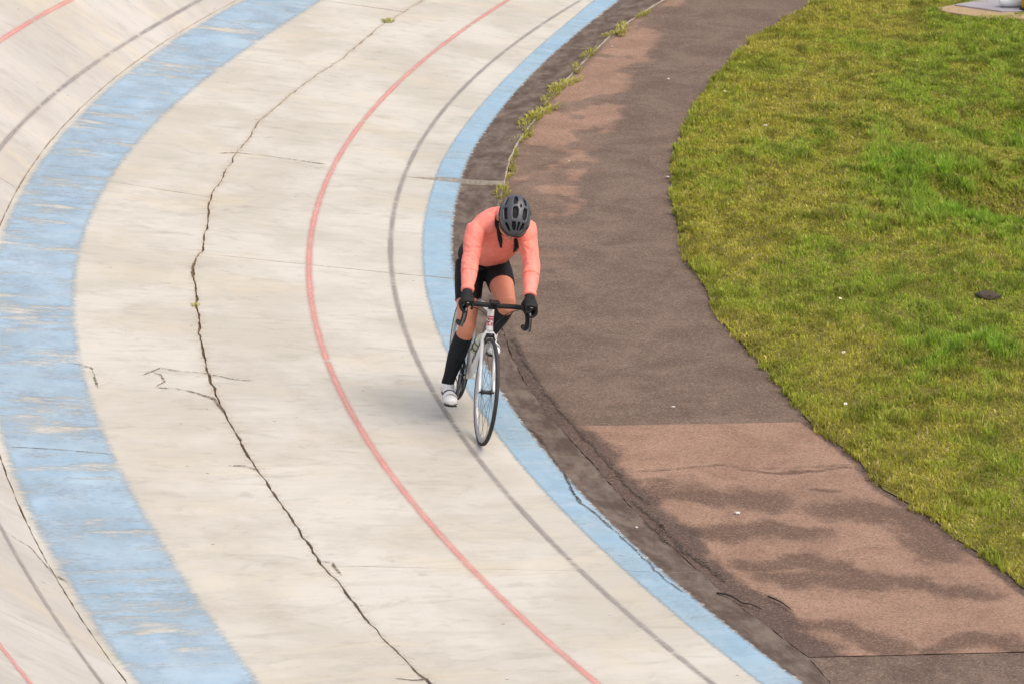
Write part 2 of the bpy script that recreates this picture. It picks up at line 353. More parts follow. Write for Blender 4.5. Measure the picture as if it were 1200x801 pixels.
for k in range(len(JB)-1):
    h = flat(hr.uniform(-.002, .003), 0)
    sl = make_slab(2, k, JB[k], JB[k+1], lambda t: 0*t+UK+.004, lambda t: 0*t+UT, M['bank'], h, chips(.006, 140+k, .0), None)
    make_paint('outer_grey_line', sl, JB[k], JB[k+1], *around('og', .028), M['grey'], h)
    make_paint('outer_red_line', sl, JB[k], JB[k+1], *around('or', .033), M['red'], h)

# cracks filled with dirt that run across the slabs and the path
def ribbon(name, pts, w, parent, dz, mat, seed):
    p = np.array(pts, float); d = np.r_[0, np.cumsum(np.hypot(np.diff(p[:, 0])*26, np.diff(p[:, 1])))]
    q = np.linspace(0, d[-1], max(6, int(d[-1]/.018))); a = np.interp(q, d, p[:, 0]); b = np.interp(q, d, p[:, 1])
    a = a + .0009*(vnoise(q*9, q*0, seed)-.5); b = b + .03*(fbm(q*9, q*0, seed+2)-.5)
    tx = np.gradient(a)*26; ty = np.gradient(b); L = np.hypot(tx, ty)+1e-9
    ww = w*(.35+1.1*vnoise(q*16, q*0, seed+4))*np.minimum(1, np.minimum(q, d[-1]-q)/(.06)+.15)
    V = np.stack([P3(a-ty/L*ww/26, b+tx/L*ww, dz), P3(a+ty/L*ww/26, b-tx/L*ww, dz)], 1)
    obj(name, mesh_np(name, V, grid_faces(len(q), 2)), mat, parent)
WID = dict(loopA=.012, loopB=.006, loopC=.006, lipD=.006, sideE=.010, sideF=.009, lineG=.005, topH=.007, lowI=.008, wl2=.006, stripP=.01, topQ=.01)
for i, k in enumerate(('blueN', 'blueO')): ribbon('crack', [(a_, b_-.025) for a_, b_ in KR[k]], .008, track, .0055, M['flake'], 260+i*11)
for i, (k, wd) in enumerate(WID.items()): ribbon('crack', KR[k], wd, track, .0055, M['crackdirt'], 300+i*11)

# ------------------------------------------------------------------ path inside the bend: three pours of tarmac
def seg_dist(x, y, pl):
    best = np.full(np.shape(x), 9.)
    for (ax, ay), (bx, by) in zip(pl[:-1], pl[1:]):
        t = np.clip(((x-ax)*(bx-ax)+(y-ay)*(by-ay))/((bx-ax)**2+(by-ay)**2), 0, 1)
        best = np.minimum(best, np.hypot(x-ax-t*(bx-ax), (y-ay-t*(by-ay))))
    return best
SW = [.17, .001, .18, .13, .15, .12, .10, .2, .001, .001, .05, .025, .001]
def m_path():
    n = NT('path_tarmac'); uv = n.uv('uv'); red = n.attr('redness'); stn = n.attr('stain'); tar = n.attr('tar')
    g1 = n.noise(uv, 55, 3, .75); g2 = n.noise(uv, 120, 2, .7); big = n.noise(uv, 2.2, 7, .68, .6)
    spk = n.n('ShaderNodeTexVoronoi', Vector=uv, Scale=105., Randomness=1.0, out=1)
    sp = n.sep(spk, 0)
    tarm = n.mix(n.ss(big, .34, .66), (.124, .089, .068), (.176, .129, .099))
    rd = n.mix(n.ss(big, .34, .66), (.245, .153, .108), (.318, .204, .145))
    rag = n.math('MULTIPLY', n.math('SUBTRACT', n.noise(n.scale(uv, (1.4, 4.0, 1)), 3, 7, .72), .5), .9)
    c = n.mix(n.ss(n.math('ADD', red, rag), .15, .9), tarm, rd)
    rag2 = n.math('MULTIPLY', n.math('SUBTRACT', n.noise(n.scale(uv, (1.6, 1, 1)), 5.5, 8, .78, .6), .5), .95)
    c = n.mix(n.ss(n.math('ADD', n.math('ADD', stn, rag2), n.math('MULTIPLY', n.math('SUBTRACT', big, .5), .9)), .18, .72, 0, .8), c, (.108, .071, .053))
    c = n.mix(n.ss(n.math('ADD', tar, rag2), .35, .75, 0, .85), c, (.075, .055, .047))
    c = n.mix(n.ss(sp, .5, 1., 0, .38), c, (.05, .035, .03)); c = n.mix(n.ss(sp, .35, 0., 0, .15), c, (.52, .42, .35))
    c = n.mix(n.ss(g1, .52, .72, 0, .45), c, (.06, .045, .04)); c = n.mix(n.ss(g2, .58, .78, 0, .25), c, (.40, .32, .26))
    return n.done(c, .9, n.bump(n.math('ADD', g1, sp), .5, .006), spec=.06)
M['path'] = m_path()
path_root = empty('path'); tag(path_root, kind='structure')
PJ = [(-.62, 0), (.2100, -.0070), (.3795, -.0139), (.58, 0)]
FR = np.array(FARRED)
for k in range(3):
    n_ = int((PJ[k+1][0]-PJ[k][0])*24/.026); m_ = 62; off = [-.010, -.006, -.009][k]
    th, u, V = slab_patch(PJ[k][0], PJ[k][1], PJ[k+1][0], PJ[k+1][1], lambda t: cu('gr', t)-.18, lambda t: cu('st', t)-.001, n_, m_,
                          lambda a, b: off + .008*(fbm(a*24*1.1, b*1.1, 7)-.5), .0001, 400+k, chipB=chips(.008, 440+k, .001))
    x, y = V[..., 0], V[..., 1]
    wx = x+.22*(fbm(x*3.1, y*3.1*.6, 21)-.5); wy = y+.42*(fbm(x*2.9, y*1.9, 33)-.5)
    stain = np.zeros_like(x)
    for pl, wd in zip(STAINS, SW):
        wv = wd*(.55+.9*fbm(x*4, y*4, 55)); stain = np.maximum(stain, 1-sstep(-wv*.5, wv*2.1, seg_dist(wx, wy, [(a, b) for a, b in pl])))
    ed = cu('st', th)-u; tar = np.zeros_like(x)
    if k == 0:
        lim = np.interp(th, FR[:, 0], FR[:, 1]); red = sstep(-.10, .16, u-lim+.5*(fbm(th*24*2.2, u*.8, 61)-.5))
        red = red*sstep(.10, -.08, th)*(.12+.72*sstep(.43, .58, fbm(th*24*1.7, u*2.4, 63)))*sstep(.0, .10, ed)+.22*red*sstep(.16, .02, th)
        tar = sstep(.22, .02, ed)*sstep(.02, .16, th)*.75
    elif k == 1:
        red = np.ones_like(x)*.95 - .5*sstep(.0, .02, -u-1.75)
        tar = sstep(.40, .04, ed+.25*(fbm(th*24*2.5, u*2.5, 67)-.5))*.95
        tar = np.maximum(tar, sstep(.13, .02, np.hypot((u-cu('gr', th)), 0*u))*.75)
    else: red = np.ones_like(x)*.12; tar = .45+0*x
    if k == 0: tar = np.maximum(tar, .45*sstep(.12, .02, u-cu('gr', th)))
    uv = np.stack([u, th*24], -1)
    me = mesh_np('tarmac_panel', V, grid_faces(n_, m_, flip=True), uv=uv, smooth=True)
    for nm, arr in (('stain', stain), ('redness', red), ('tar', tar)):
        me.attributes.new(nm, 'FLOAT', 'POINT').data.foreach_set('value', arr.astype(np.float32).ravel())
    obj('tarmac_panel', me, M['path'], path_root)
pbase = P3(*np.meshgrid(np.linspace(-.66, .62, 160), np.linspace(-2.2, -.02, 6), indexing='ij'), -.05)
obj('path_bed', mesh_np('path_bed', pbase, grid_faces(160, 6, flip=True)), M['soil'], path_root)
for i, (k, wd) in enumerate(dict(pathJ=.014, pathK=.018, pathL=.016, redM=.006).items()):
    ribbon('crack', KR[k], wd, path_root, .0025, M['crackdirt'] if k == 'redM' else M['flake'], 700+i*13)

# ------------------------------------------------------------------ the infield: soil sheet and turf
def hump(x, y):
    th, u = to_tu(x, y); e = np.clip(cu('gr', th)-u, 0, 9)
    z = .012 + .05*(fbm(x*.9, y*.9, 71)-.5)*sstep(.1, 1., e) + .03*(fbm(x*3.5, y*3.5, 73)-.5)*sstep(.05, .5, e)
    for (hx, hy), d, r in zip(HOLLOW, (.20, .15, .11, .17), (.6, .5, .4, .5)):
        z = z - d*np.exp(-((x-hx)**2+(y-hy)**2*.6)/(r*r))
    for (hx, hy), d, r in zip(LUSH, (.05, .04, .03, .02), (.3, .5, .3, .5)):
        z = z + d*np.exp(-((x-hx)**2+(y-hy)**2*.7)/(r*r))
    return z + .02*sstep(0, .12, e) - .01
n = NT('turf_soil'); o = n.obj(); f = n.noise(o, 6, 6, .7)
msoil = n.done(n.mix(f, (.12, .11, .03), (.2, .18, .05)), .95, n.bump(f, .6, .02), spec=.1)
th = np.linspace(-.9, .75, 700); t = np.r_[np.linspace(0, 4.6, 110), np.linspace(4.9, 22, 30)]
TH, E = np.meshgrid(th, t, indexing='ij'); U = cu('gr', TH)+.03*(fbm(TH*24*5, TH*0, 81)-.5)-E
V = P3(TH, U); V[..., 2] = hump(V[..., 0], V[..., 1])
field = obj('infield', mesh_np('infield', V, grid_faces(700, len(t)), smooth=True), msoil); tag(field, kind='structure')

def grass():
    N0 = 690000
    th = RNG.uniform(-.56, .56, N0); u = RNG.uniform(-5.4, -1.3, N0)
    x = CX-(R0+u)*np.cos(th); y = CY-(R0+u)*np.sin(th)
    edge = cu('gr', th)+.10*(fbm(th*24*3.2, th*0, 91)-.4)+.09*(fbm(th*24*12, th*0, 95)-.45)
    keep = u < edge; dens = np.where(x < .146*y+.6, 1, .5); keep &= RNG.random(N0) < dens
    x, y, th, u, e = x[keep], y[keep], th[keep], u[keep], (edge-u)[keep]
    N = len(x); z = hump(x, y)
    lush = np.zeros(N)
    for (hx, hy), r, a in zip(LUSH, (.38, .6, .5, .5), (.75, .6, .55, .2)): lush = np.maximum(lush, a*np.exp(-((x-hx)**2+(y-hy)**2*.45)/(r*r)))
    hol = np.zeros(N)
    for (hx, hy), r in zip(HOLLOW, (.9, .7, .5, .7)): hol = np.maximum(hol, np.exp(-((x-hx)**2+(y-hy)**2*.5)/(r*r)))
    pt = fbm(x*1.3, y*.9, 101, 5); pf = fbm(x*7, y*5, 111, 3)
    cx_, cy_ = DARK_HOLLOW[0]; bare = (np.hypot((x-cx_), (y-cy_)*.8) < .05+.08*pf) & (RNG.random(N) < .8)
    lush = np.clip((lush*1.5+.5*hol*sstep(.4, .6, pt))*sstep(.25, .75, pf*.7+.3*fbm(x*16, y*12, 131, 2)), 0, 1)
    ln = (.016+.020*RNG.random(N)+.036*sstep(.35, .75, pf)*(.4+.6*sstep(.3, .6, fbm(x*2, y*1.5, 151))))*(1+1.7*lush)*np.where(e < .10, 1.25, 1)*np.where(bare, .15, 1)
    wd = (.0026+.0022*RNG.random(N))*np.where(RNG.random(N) < .07, 2.2, 1)*(1+.35*(y > 26))
    az = RNG.uniform(0, 2*np.pi, N); lean = RNG.uniform(.15, 1.05, N)*(1-.3*lush)
    dx, dy = np.cos(az), np.sin(az); sx, sy = -dy, dx
    p0 = np.stack([x, y, z-.006], 1); S = np.stack([sx, sy, 0*sx], 1)*wd[:, None]
    m1 = p0+np.stack([dx*np.sin(lean*.5), dy*np.sin(lean*.5), np.cos(lean*.5)], 1)*(ln*.55)[:, None]
    tp = m1+np.stack([dx*np.sin(lean*1.35), dy*np.sin(lean*1.35), np.cos(lean*1.35)], 1)*(ln*.5)[:, None]
    V = np.stack([p0-S, p0+S, m1+S*.85, m1-S*.85, tp], 1).reshape(-1, 3)
    b = np.arange(N)*5
    F = np.concatenate([np.stack([b, b+1, b+2], 1), np.stack([b, b+2, b+3], 1), np.stack([b+3, b+2, b+4], 1)])
    me = mesh_np('grass', V, F)
    tone = np.clip(.02+.95*sstep(.36, .64, .6*pt+.4*pf)+RNG.normal(0, .16, N)-.30+.55*sstep(.2, 1.9, e), 0, 1)
    dead = (RNG.random(N) < .08+.12*sstep(.55, .35, pt)).astype(float)*(1-lush)
    colr = np.stack([tone, np.clip(lush+RNG.normal(0, .1, N), 0, 1), dead, np.clip(RNG.normal(.92, .22, N)*(.72+.4*sstep(.3, .6, fbm(x*9, y*6, 171, 3))), .3, 1.4)], 1).astype(np.float32)
    me.attributes.new('tint', 'FLOAT_COLOR', 'POINT').data.foreach_set('color', np.repeat(colr, 5, 0).ravel())
    return me
n = NT('grass_blade'); a = n.attr('tint', 0); r_, g_, b_ = (n.sep(a, i) for i in range(3))
c = n.mix(r_, (.455, .42, .06), (.325, .415, .048)); c = n.mix(g_, c, (.28, .47, .05)); c = n.mix(b_, c, (.56, .46, .17))
bright = n.attr('tint', 3); c = n.mix(1., c, n.n('ShaderNodeCombineXYZ', _0=bright, _1=bright, _2=bright), 'MULTIPLY')
M['blade'] = n.done(c, .6, spec=.25, trans=.5)
grass_o = obj('grass', grass(), M['blade']); tag(grass_o, 'short patchy olive green grass covering the infield', 'grass', kind='stuff')
# ------------------------------------------------------------------ small things on the ground
def blades_mesh(name, N, spread, h, wd, seed, flat=1.):
    rg = np.random.default_rng(seed); r = spread*np.sqrt(rg.random(N)); a = rg.uniform(0, 6.283, N)
    x = r*np.cos(a); y = r*np.sin(a)*flat; ln = h*(.5+.7*rg.random(N)); az = a+rg.normal(0, .7, N); le = rg.uniform(.2, 1.2, N)
    dx, dy = np.cos(az), np.sin(az); p0 = np.stack([x, y, 0*x-.01], 1); S = np.stack([-dy, dx, 0*dx], 1)*wd
    m1 = p0+np.stack([dx*np.sin(le*.5), dy*np.sin(le*.5), np.cos(le*.5)], 1)*(ln*.6)[:, None]
    tp = m1+np.stack([dx*np.sin(le*1.4), dy*np.sin(le*1.4), np.cos(le*1.4)], 1)*(ln*.5)[:, None]
    V = np.stack([p0-S, p0+S, m1+S, m1-S, tp], 1).reshape(-1, 3); b = np.arange(N)*5
    return mesh_np(name, V, np.concatenate([np.stack([b, b+1, b+2], 1), np.stack([b, b+2, b+3], 1), np.stack([b+3, b+2, b+4], 1)]))
n = NT('weed_leaf'); oi = n.n('ShaderNodeObjectInfo', out=5); f = n.noise(n.obj(), 30, 3)
c = n.mix(f, (.46, .43, .07), (.33, .36, .06)); c = n.mix(n.math('MULTIPLY', oi, .5), c, (.5, .44, .12))
M['weed'] = n.done(c, .6, spec=.2, trans=.35)
_ord = ['nearest the helmet of the cyclist', 'second from the helmet', 'third from the helmet', 'fourth from the helmet', 'fifth from the helmet', 'sixth from the helmet', 'seventh from the helmet', 'eighth from the helmet', 'eighth from the far end', 'seventh from the far end', 'sixth from the far end', 'fifth from the far end', 'fourth from the far end', 'third from the far end', 'second from the far end', 'at the far end of the row']
WL = ['yellow green weed tuft in the path crack, '+q for q in _ord[::-1]]
WV = [blades_mesh('weed_tuft', 130, .095, .075, .0045, 40+i, 1.5) for i in range(3)]
for i, (th, u) in enumerate(WEEDS):
    o = obj('weed_tuft', WV[i % 3], M['weed']); p = P3(th, u); o.location = (p[0], p[1], -.005)
    s_ = [.8, 1.2, .8, 1., .8, 1.25, 1., .8, 1.3, .9, 1.1, .9, .75, 1., .7, 1.1][i]; o.scale = (s_*.55, s_*1.9, s_*.6); o.rotation_euler = (0, 0, th+.3*math.sin(i*2.1))
    tag(o, WL[i], 'weed', 'weeds in the crack along the path')
for (th, u), s_, lb in zip(SLABWEEDS, (.65, .33), ('yellow green weed tuft in the long crack near the far top edge of the track', 'tiny yellow weed in the long crack left of the cyclist')):
    o = obj('weed_tuft', WV[1], M['weed']); p = P3(th, u, -.005); o.location = p; o.scale = (s_, s_, s_*.8); tag(o, lb, 'weed', 'weeds in the slab crack')

def icos(r, sq=(1, 1, 1), rough=0., seed=0, sub=2):
    bm = bmesh.new(); bmesh.ops.create_icosphere(bm, subdivisions=sub, radius=1); rr = random.Random(seed)
    for v in bm.verts:
        k = r*(1+rough*(rr.random()-.5)); v.co = Vector((v.co.x*sq[0], v.co.y*sq[1], v.co.z*sq[2]))*k
    me = bpy.data.meshes.new('m'); bm.to_mesh(me); bm.free()
    return me
def daisy_mesh():
    bm = bmesh.new()
    for k in range(10):
        a = k*.6283; c_, s_ = math.cos(a), math.sin(a)
        vs_ = [bm.verts.new((c_*q-s_*e, s_*q+c_*e, z)) for q, e, z in ((.004, -.002, .03), (.016, -.0035, .033), (.016, .0035, .033), (.004, .002, .03))]
        bm.faces.new(vs_)
    me = bpy.data.meshes.new('petals'); bm.to_mesh(me); bm.free(); return me
M['white_petal'] = simple('white_petal', (.85, .84, .78), .6); M['yellow'] = simple('yellow_paint', (.72, .47, .03), .5); M['stem'] = simple('stem_green', (.12, .2, .03))
DL = ['small white daisy in the far grass near the bend of the path', 'small white daisy beside the far edge of the path', 'upper right one of two white daisies close together in the mid grass', 'lower left one of two white daisies close together in the mid grass',
      'white daisy just below the concrete pad, the lower of two', 'white daisy level with the soil clod and below it, left of the bright green tuft', 'lowest white daisy in the grass near the reddish tarmac', 'white daisy in the grass left of the dark soil clod', 'white daisy close to the grass edge right of the cyclist', 'white daisy touching the front rim of the concrete pad']
dm = daisy_mesh(); dmid = icos(.0055, (1, 1, .6)); dmid.materials.append(M['yellow']); dm.materials.append(M['white_petal'])
stem_me = mesh_np('stem', [(.0012, 0, 0), (-.0006, .001, 0), (-.0006, -.001, 0), (.0012, 0, .03), (-.0006, .001, .03), (-.0006, -.001, .03)], [(0, 1, 4, 3), (1, 2, 5, 4), (2, 0, 3, 5)])
for i, (x, y) in enumerate(DAISY):
    e = empty('daisy'); e.location = (x, y, float(hump(np.array([x]), np.array([y]))[0])+.012); e.rotation_euler = (.45, .1*(i % 3), i); e.scale = (.78,)*3
    tag(e, DL[i], 'flower', 'white daisies scattered over the grass')
    obj('petals', dm, None, e)
    o = obj('flower_centre', dmid, None, e); o.location = (0, 0, .034); obj('stem', stem_me, M['stem'], e)
PL = ['pale pebble on the far reddish end of the path beside the weeds', 'farthest pale pebble on the dark middle of the path', 'pale pebble at the grass side of the path level with the helmet', 'pale pebble on the reddish path just above right of the helmet', 'pale pebble on dark tarmac just above the reddish panel', 'pale pebble lying on the reddish tarmac panel among dark stains', 'pale pebble at the crumbling crack along the concrete gutter']
M['pebble'] = simple('pale_stone', (.55, .52, .48), .8, .2, 60)
for i, (x, y) in enumerate(PEB):
    o = obj('pebble', icos(.009+.003*(i % 3), (1.2, .9, .6), .3, i, 1), M['pebble']); o.location = (x, y, .004)
    tag(o, PL[i], 'pebble', 'pale pebbles on the path')
M['hollow'] = simple('hollow_dark', (.06, .046, .03), .95, .4, 50, bump=.8)
cl = icos(.07, (1.35, 1.0, .42), .28, 5, 3); cl.polygons.foreach_set('use_smooth', np.ones(len(cl.polygons), bool)); o = obj('grass_hollow', cl, M['hollow']); o.location = (DARK_HOLLOW[0][0], DARK_HOLLOW[0][1], float(hump(np.array([DARK_HOLLOW[0][0]]), np.array([DARK_HOLLOW[0][1]]))[0])+.012); o.rotation_euler = (0, 0, -.5)  # raised dark lump built in place of a dark hollow in the grass
tag(o, 'dark brown clod of soil in the grass on the right, built as a raised lump', 'soil clod')

# ------------------------------------------------------------------ tubes and lofts
def tube(pts, rad, n=10, side=None, caps=True):
    """loft; rad: one value, list of r or list of (w, t); side = lateral axis for (w, t)"""
    p = np.array(pts, float); k = len(p)
    if not hasattr(rad, '__len__'): rad = [rad]*k
    rr = np.array([(q, q) if not hasattr(q, '__len__') else q for q in rad], float)
    tg = np.gradient(p, axis=0); tg /= np.linalg.norm(tg, axis=1)[:, None]+1e-12
    V = []; prev = None
    for i in range(k):
        t = tg[i]
        s = np.array(side, float) if side is not None else (prev if prev is not None else (np.array([0, 1., 0]) if abs(t[1]) < .8 else np.array([1., 0, 0])))
        s = s-t*(s@t); s /= np.linalg.norm(s); prev = s; b = np.cross(t, s)
        a = np.linspace(0, 2*np.pi, n, endpoint=False)
        V.append(p[i]+np.outer(np.cos(a)*rr[i, 0], s)+np.outer(np.sin(a)*rr[i, 1], b))
    V = np.concatenate(V); F = []
    for i in range(k-1):
        for j in range(n):
            F.append((i*n+j, i*n+(j+1) % n, (i+1)*n+(j+1) % n, (i+1)*n+j))
    if caps: F.append(tuple(range(n))[::-1]); F.append(tuple((k-1)*n+j for j in range(n)))
    return V, F
def spline(pts, per=6):
    p = np.array(pts, float); q = np.vstack([2*p[0]-p[1], p, 2*p[-1]-p[-2]]); out = []
    for i in range(1, len(q)-2):
        for t in np.linspace(0, 1, per, endpoint=False):
            out.append(.5*((2*q[i])+(-q[i-1]+q[i+1])*t+(2*q[i-1]-5*q[i]+4*q[i+1]-q[i+2])*t*t+(-q[i-1]+3*q[i]-3*q[i+1]+q[i+2])*t**3))
    out.append(q[-2]); return np.array(out)
def box(c, s, rot=None):
    V = np.array([(x, y, z) for x in (-.5, .5) for y in (-.5, .5) for z in (-.5, .5)])*np.array(s)
    if rot is not None: V = V@np.array(rot.to_3x3()).T
    return V+np.array(c), [(0, 1, 3, 2), (4, 6, 7, 5), (0, 4, 5, 1), (2, 3, 7, 6), (0, 2, 6, 4), (1, 5, 7, 3)]
def join(*parts):
    V = []; F = []; o = 0
    for v, f in parts:
        V.append(np.asarray(v)); F += [tuple(int(i)+o for i in q) for q in f]; o += len(v)
    return np.concatenate(V), F
def solid(name, vf, mat, parent, smooth=True, bevel=0.):
    me = mesh_np(name, vf[0], vf[1], smooth=smooth); o = obj(name, me, mat, parent)
    if bevel: b = o.modifiers.new('bevel', 'BEVEL'); b.width = bevel; b.segments = 2; b.limit_method = 'ANGLE'
    return o
def remesh(name, vf, vox, it=4, fac=.5, disp=None):
    me = mesh_np('tmp', vf[0], vf[1]); o = bpy.data.objects.new('tmp', me); COL.objects.link(o)
    m = o.modifiers.new('r', 'REMESH'); m.mode = 'VOXEL'; m.voxel_size = vox; m.use_smooth_shade = True
    if it: s = o.modifiers.new('s', 'SMOOTH'); s.iterations = it; s.factor = fac
    dg = bpy.context.evaluated_depsgraph_get(); out = bpy.data.meshes.new_from_object(o.evaluated_get(dg)); out.name = name
    bpy.data.objects.remove(o); bpy.data.meshes.remove(me)
    if disp:
        nv = len(out.vertices); co = np.empty(nv*3, np.float32); out.vertices.foreach_get('co', co); co = co.reshape(-1, 3)
        nr = np.empty(nv*3, np.float32); out.vertices.foreach_get('normal', nr); co = co+nr.reshape(-1, 3)*disp(co)[:, None]
        out.vertices.foreach_set('co', co.astype(np.float32).ravel()); out.update()
    out.polygons.foreach_set('use_smooth', np.ones(len(out.polygons), bool)); return out

# twigs on the path
M['twig'] = simple('dark_twig', (.03, .022, .018), .9)
for pts, lb in ((TWIG1, 'longer bent dark twig lying across the edge of the tarmac path'), (TWIG2, 'shorter straight dark twig lying on the reddish tarmac')):
    e = np.array(pts).mean(0); q = spline([(x-e[0], y-e[1], .012+.006*(i % 2)) for i, (x, y) in enumerate(pts)], 4)
    o = solid('twig', tube(q, list(np.linspace(.0055, .003, len(q))), 6), M['twig'], None); o.location = (e[0], e[1], -.004); tag(o, lb, 'twig')

# concrete pad with a white block and a yellow post
pd = np.array(PAD); pc = pd.mean(0); k = len(pd)
def prism(pl, z0, z1):
    k = len(pl); V = [(x, y, z0) for x, y in pl]+[(x, y, z1) for x, y in pl]
    return V, [tuple(range(k))[::-1], tuple(range(k, 2*k))]+[(i, (i+1) % k, k+(i+1) % k, k+i) for i in range(k)]
pad = empty('concrete_pad'); pad.location = (pc[0], pc[1], 0); tag(pad, 'grey concrete pad with a sandy rim set in the grass at top right', 'concrete pad')
n = NT('sandy_rim'); f = n.noise(n.obj(), 9, 6, .7); M['sand'] = n.done(n.mix(f, (.30, .20, .10), (.42, .31, .2)), .9)
n = NT('grey_pad'); f = n.noise(n.obj(), 5, 6, .7); M['pad'] = n.done(n.mix(f, (.27, .25, .27), (.36, .335, .345)), .85)
solid('rim', prism([(x-pc[0], y-pc[1]) for x, y in pd], -.05, .055), M['sand'], pad, False, .01)
solid('slab', prism([((x-pc[0])*.80+.10, (y-pc[1])*.70+.13) for x, y in pd], .02, .072), M['pad'], pad, False, .008)
M['white_block'] = simple('white_block', (.72, .74, .76), .6, .08, 12)
b = remesh('white_block', join(tube([(-.13, 0, .05), (-.08, .01, .055), (.02, .02, .065), (.12, .03, .07), (.17, .03, .07)], [.03, .055, .065, .068, .05], 12)), .012, 3)
o = obj('white_block', b, M['white_block']); o.location = (POST[1][0]+.03, POST[1][1], .07); tag(o, 'white rounded block lying on the grey pad beside the yellow post', 'block')
post = empty('yellow_post'); post.location = (POST[0][0]+.03, POST[0][1]-.02, .07); tag(post, 'yellow post standing at the top right corner', 'post')
solid('shaft', tube([(0, 0, .02), (0, 0, .9), (0, 0, .95), (0, 0, .97)], [.055, .055, .045, .02], 16), M['yellow'], post)
solid('foot', tube([(0, 0, 0), (0, 0, .025)], [.075, .07], 16), M['twig'], post)

# ------------------------------------------------------------------ bicycle (local axes: x forwards, y to the rider's left, z up, origin at the front contact)
FC = np.array([-.202, 20.814]); U0 = .486
yaw = R(10.2); fw = np.array([math.sin(yaw), -math.cos(yaw)]); LEAN = R(7.6)
X = Vector((fw[0], fw[1], .0)).normalized(); up0 = Vector((0, 0, 1)); Yl = up0.cross(X)
Zl = (Quaternion(X, -LEAN) @ up0); Yl = Zl.cross(X)
zc = float(zs(np.array(U0)))+.003
BM = Matrix(((X.x, Yl.x, Zl.x, FC[0]), (X.y, Yl.y, Zl.y, FC[1]), (X.z, Yl.z, Zl.z, zc), (0, 0, 0, 1)))
bike = empty('bicycle', BM); tag(bike, 'white road bicycle with red lettering and black drop handlebars ridden on the track', 'bicycle')
M['white'] = simple('white_frame_paint', (.78, .78, .77), .28, .04, 20, coat=.5)
M['black'] = simple('black_plastic', (.014, .014, .016), .42, .3, 60)
M['tape'] = simple('bar_tape', (.012, .012, .013), .75, .3, 90, bump=.4)
M['tyre'] = simple('tyre_rubber', (.03, .03, .031), .7, .25, 80)
M['alloy'] = simple('alloy', (.62, .62, .63), .32, .1, 60, metal=.9)
M['rimm'] = simple('rim_alloy', (.5, .5, .51), .38, .12, 60, metal=.7)
M['steel'] = simple('dark_steel', (.16, .16, .165), .35, .2, 60, metal=.9)
M['redp'] = simple('red_decal', (.62, .02, .035), .35, .08, 30)
M['hl'] = simple('white_badge', (.85, .85, .85), .3)
def lathe(profile, n=72, axis='y'):
    a = np.linspace(0, 2*np.pi, n, endpoint=False); V = []; k = len(profile)
    for t in a:
        for r, y in profile: V.append((r*math.cos(t), y, r*math.sin(t)))
    F = []
    for i in range(n):
        for j in range(k):
            F.append((i*k+j, i*k+(j+1) % k, ((i+1) % n)*k+(j+1) % k, ((i+1) % n)*k+j))
    return np.array(V), F
tyre_prof = [(.323+.0125*math.cos(a), .0125*math.sin(a)) for a in np.linspace(0, 2*np.pi, 10, endpoint=False)]
rim_prof = [(.316, -.0095), (.318, .0), (.316, .0095), (.30, .0105), (.286, .007), (.283, 0), (.286, -.007), (.30, -.0105)]
def wheel_at(x, z, front):
    w_ = obj('wheel', mesh_np('rim', *lathe(rim_prof), smooth=True), M['rimm'], bike); w_.location = (x, 0, z)
    obj('tyre', mesh_np('tyre', *lathe(tyre_prof), smooth=True), M['tyre'], w_)
    hw = .035 if front else .05
    solid('hub', tube([(0, -hw-.012, 0), (0, -hw, 0), (0, -hw+.003, 0), (0, -hw+.01, 0), (0, 0, 0), (0, hw-.01, 0), (0, hw-.003, 0), (0, hw, 0), (0, hw+.012, 0)], [.007, .009, .021, .014, .012, .014, .021, .009, .007], 14), M['black'], w_)
    sp = mesh_np('spoke', *tube([(.019, 0, 0), (.285, 0, 0)], .0012, 4), smooth=False); sp.materials.append(M['steel'])
    for k in range(20):
        s = obj('spoke', sp, None, w_); sg = 1 if k % 2 else -1
        s.matrix_local = Matrix.Rotation(k*math.pi/10, 4, 'Y') @ Matrix.Translation((0, sg*(hw-.004), 0)) @ Matrix.Rotation(-sg*math.atan2(hw-.006, .27), 4, 'Z')
    return w_
fwh = wheel_at(0, .3355, True)
rwh = wheel_at(-.985, .3355, False)
STEER = R(2.5)
AX = np.array([-.292, 0, .956]); A0 = np.array([-.043, 0, .322])
def ax(d, y=0, f=0): return A0+AX*d+np.array([.956, 0, .292])*f+np.array([0, y, 0])
# fork
fk = [tube(spline([ax(.372, .012*s), ax(.345, .034*s, .002), ax(.25, .041*s, .006), ax(.1, .043*s, .02), ax(.0, .046*s, .045)], 5), [(.013, .017)]*3+[(.012, .017)]*6+[(.010, .014)]*6+[(.008, .010)]*6, 10, side=(0, 1, 0)) for s in (-1, 1)]
fk.append(tube([ax(.352, -.03), ax(.366, -.016), ax(.37), ax(.366, .016), ax(.352, .03)], [.014, .018, .02, .018, .014], 12))
solid('fork', join(*fk), M['white'], bike)
ht = solid('head_tube', tube([ax(.378), ax(.39), ax(.44), ax(.50), ax(.515)], [.0225, .0225, .020, .021, .021], 16), M['white'], bike)
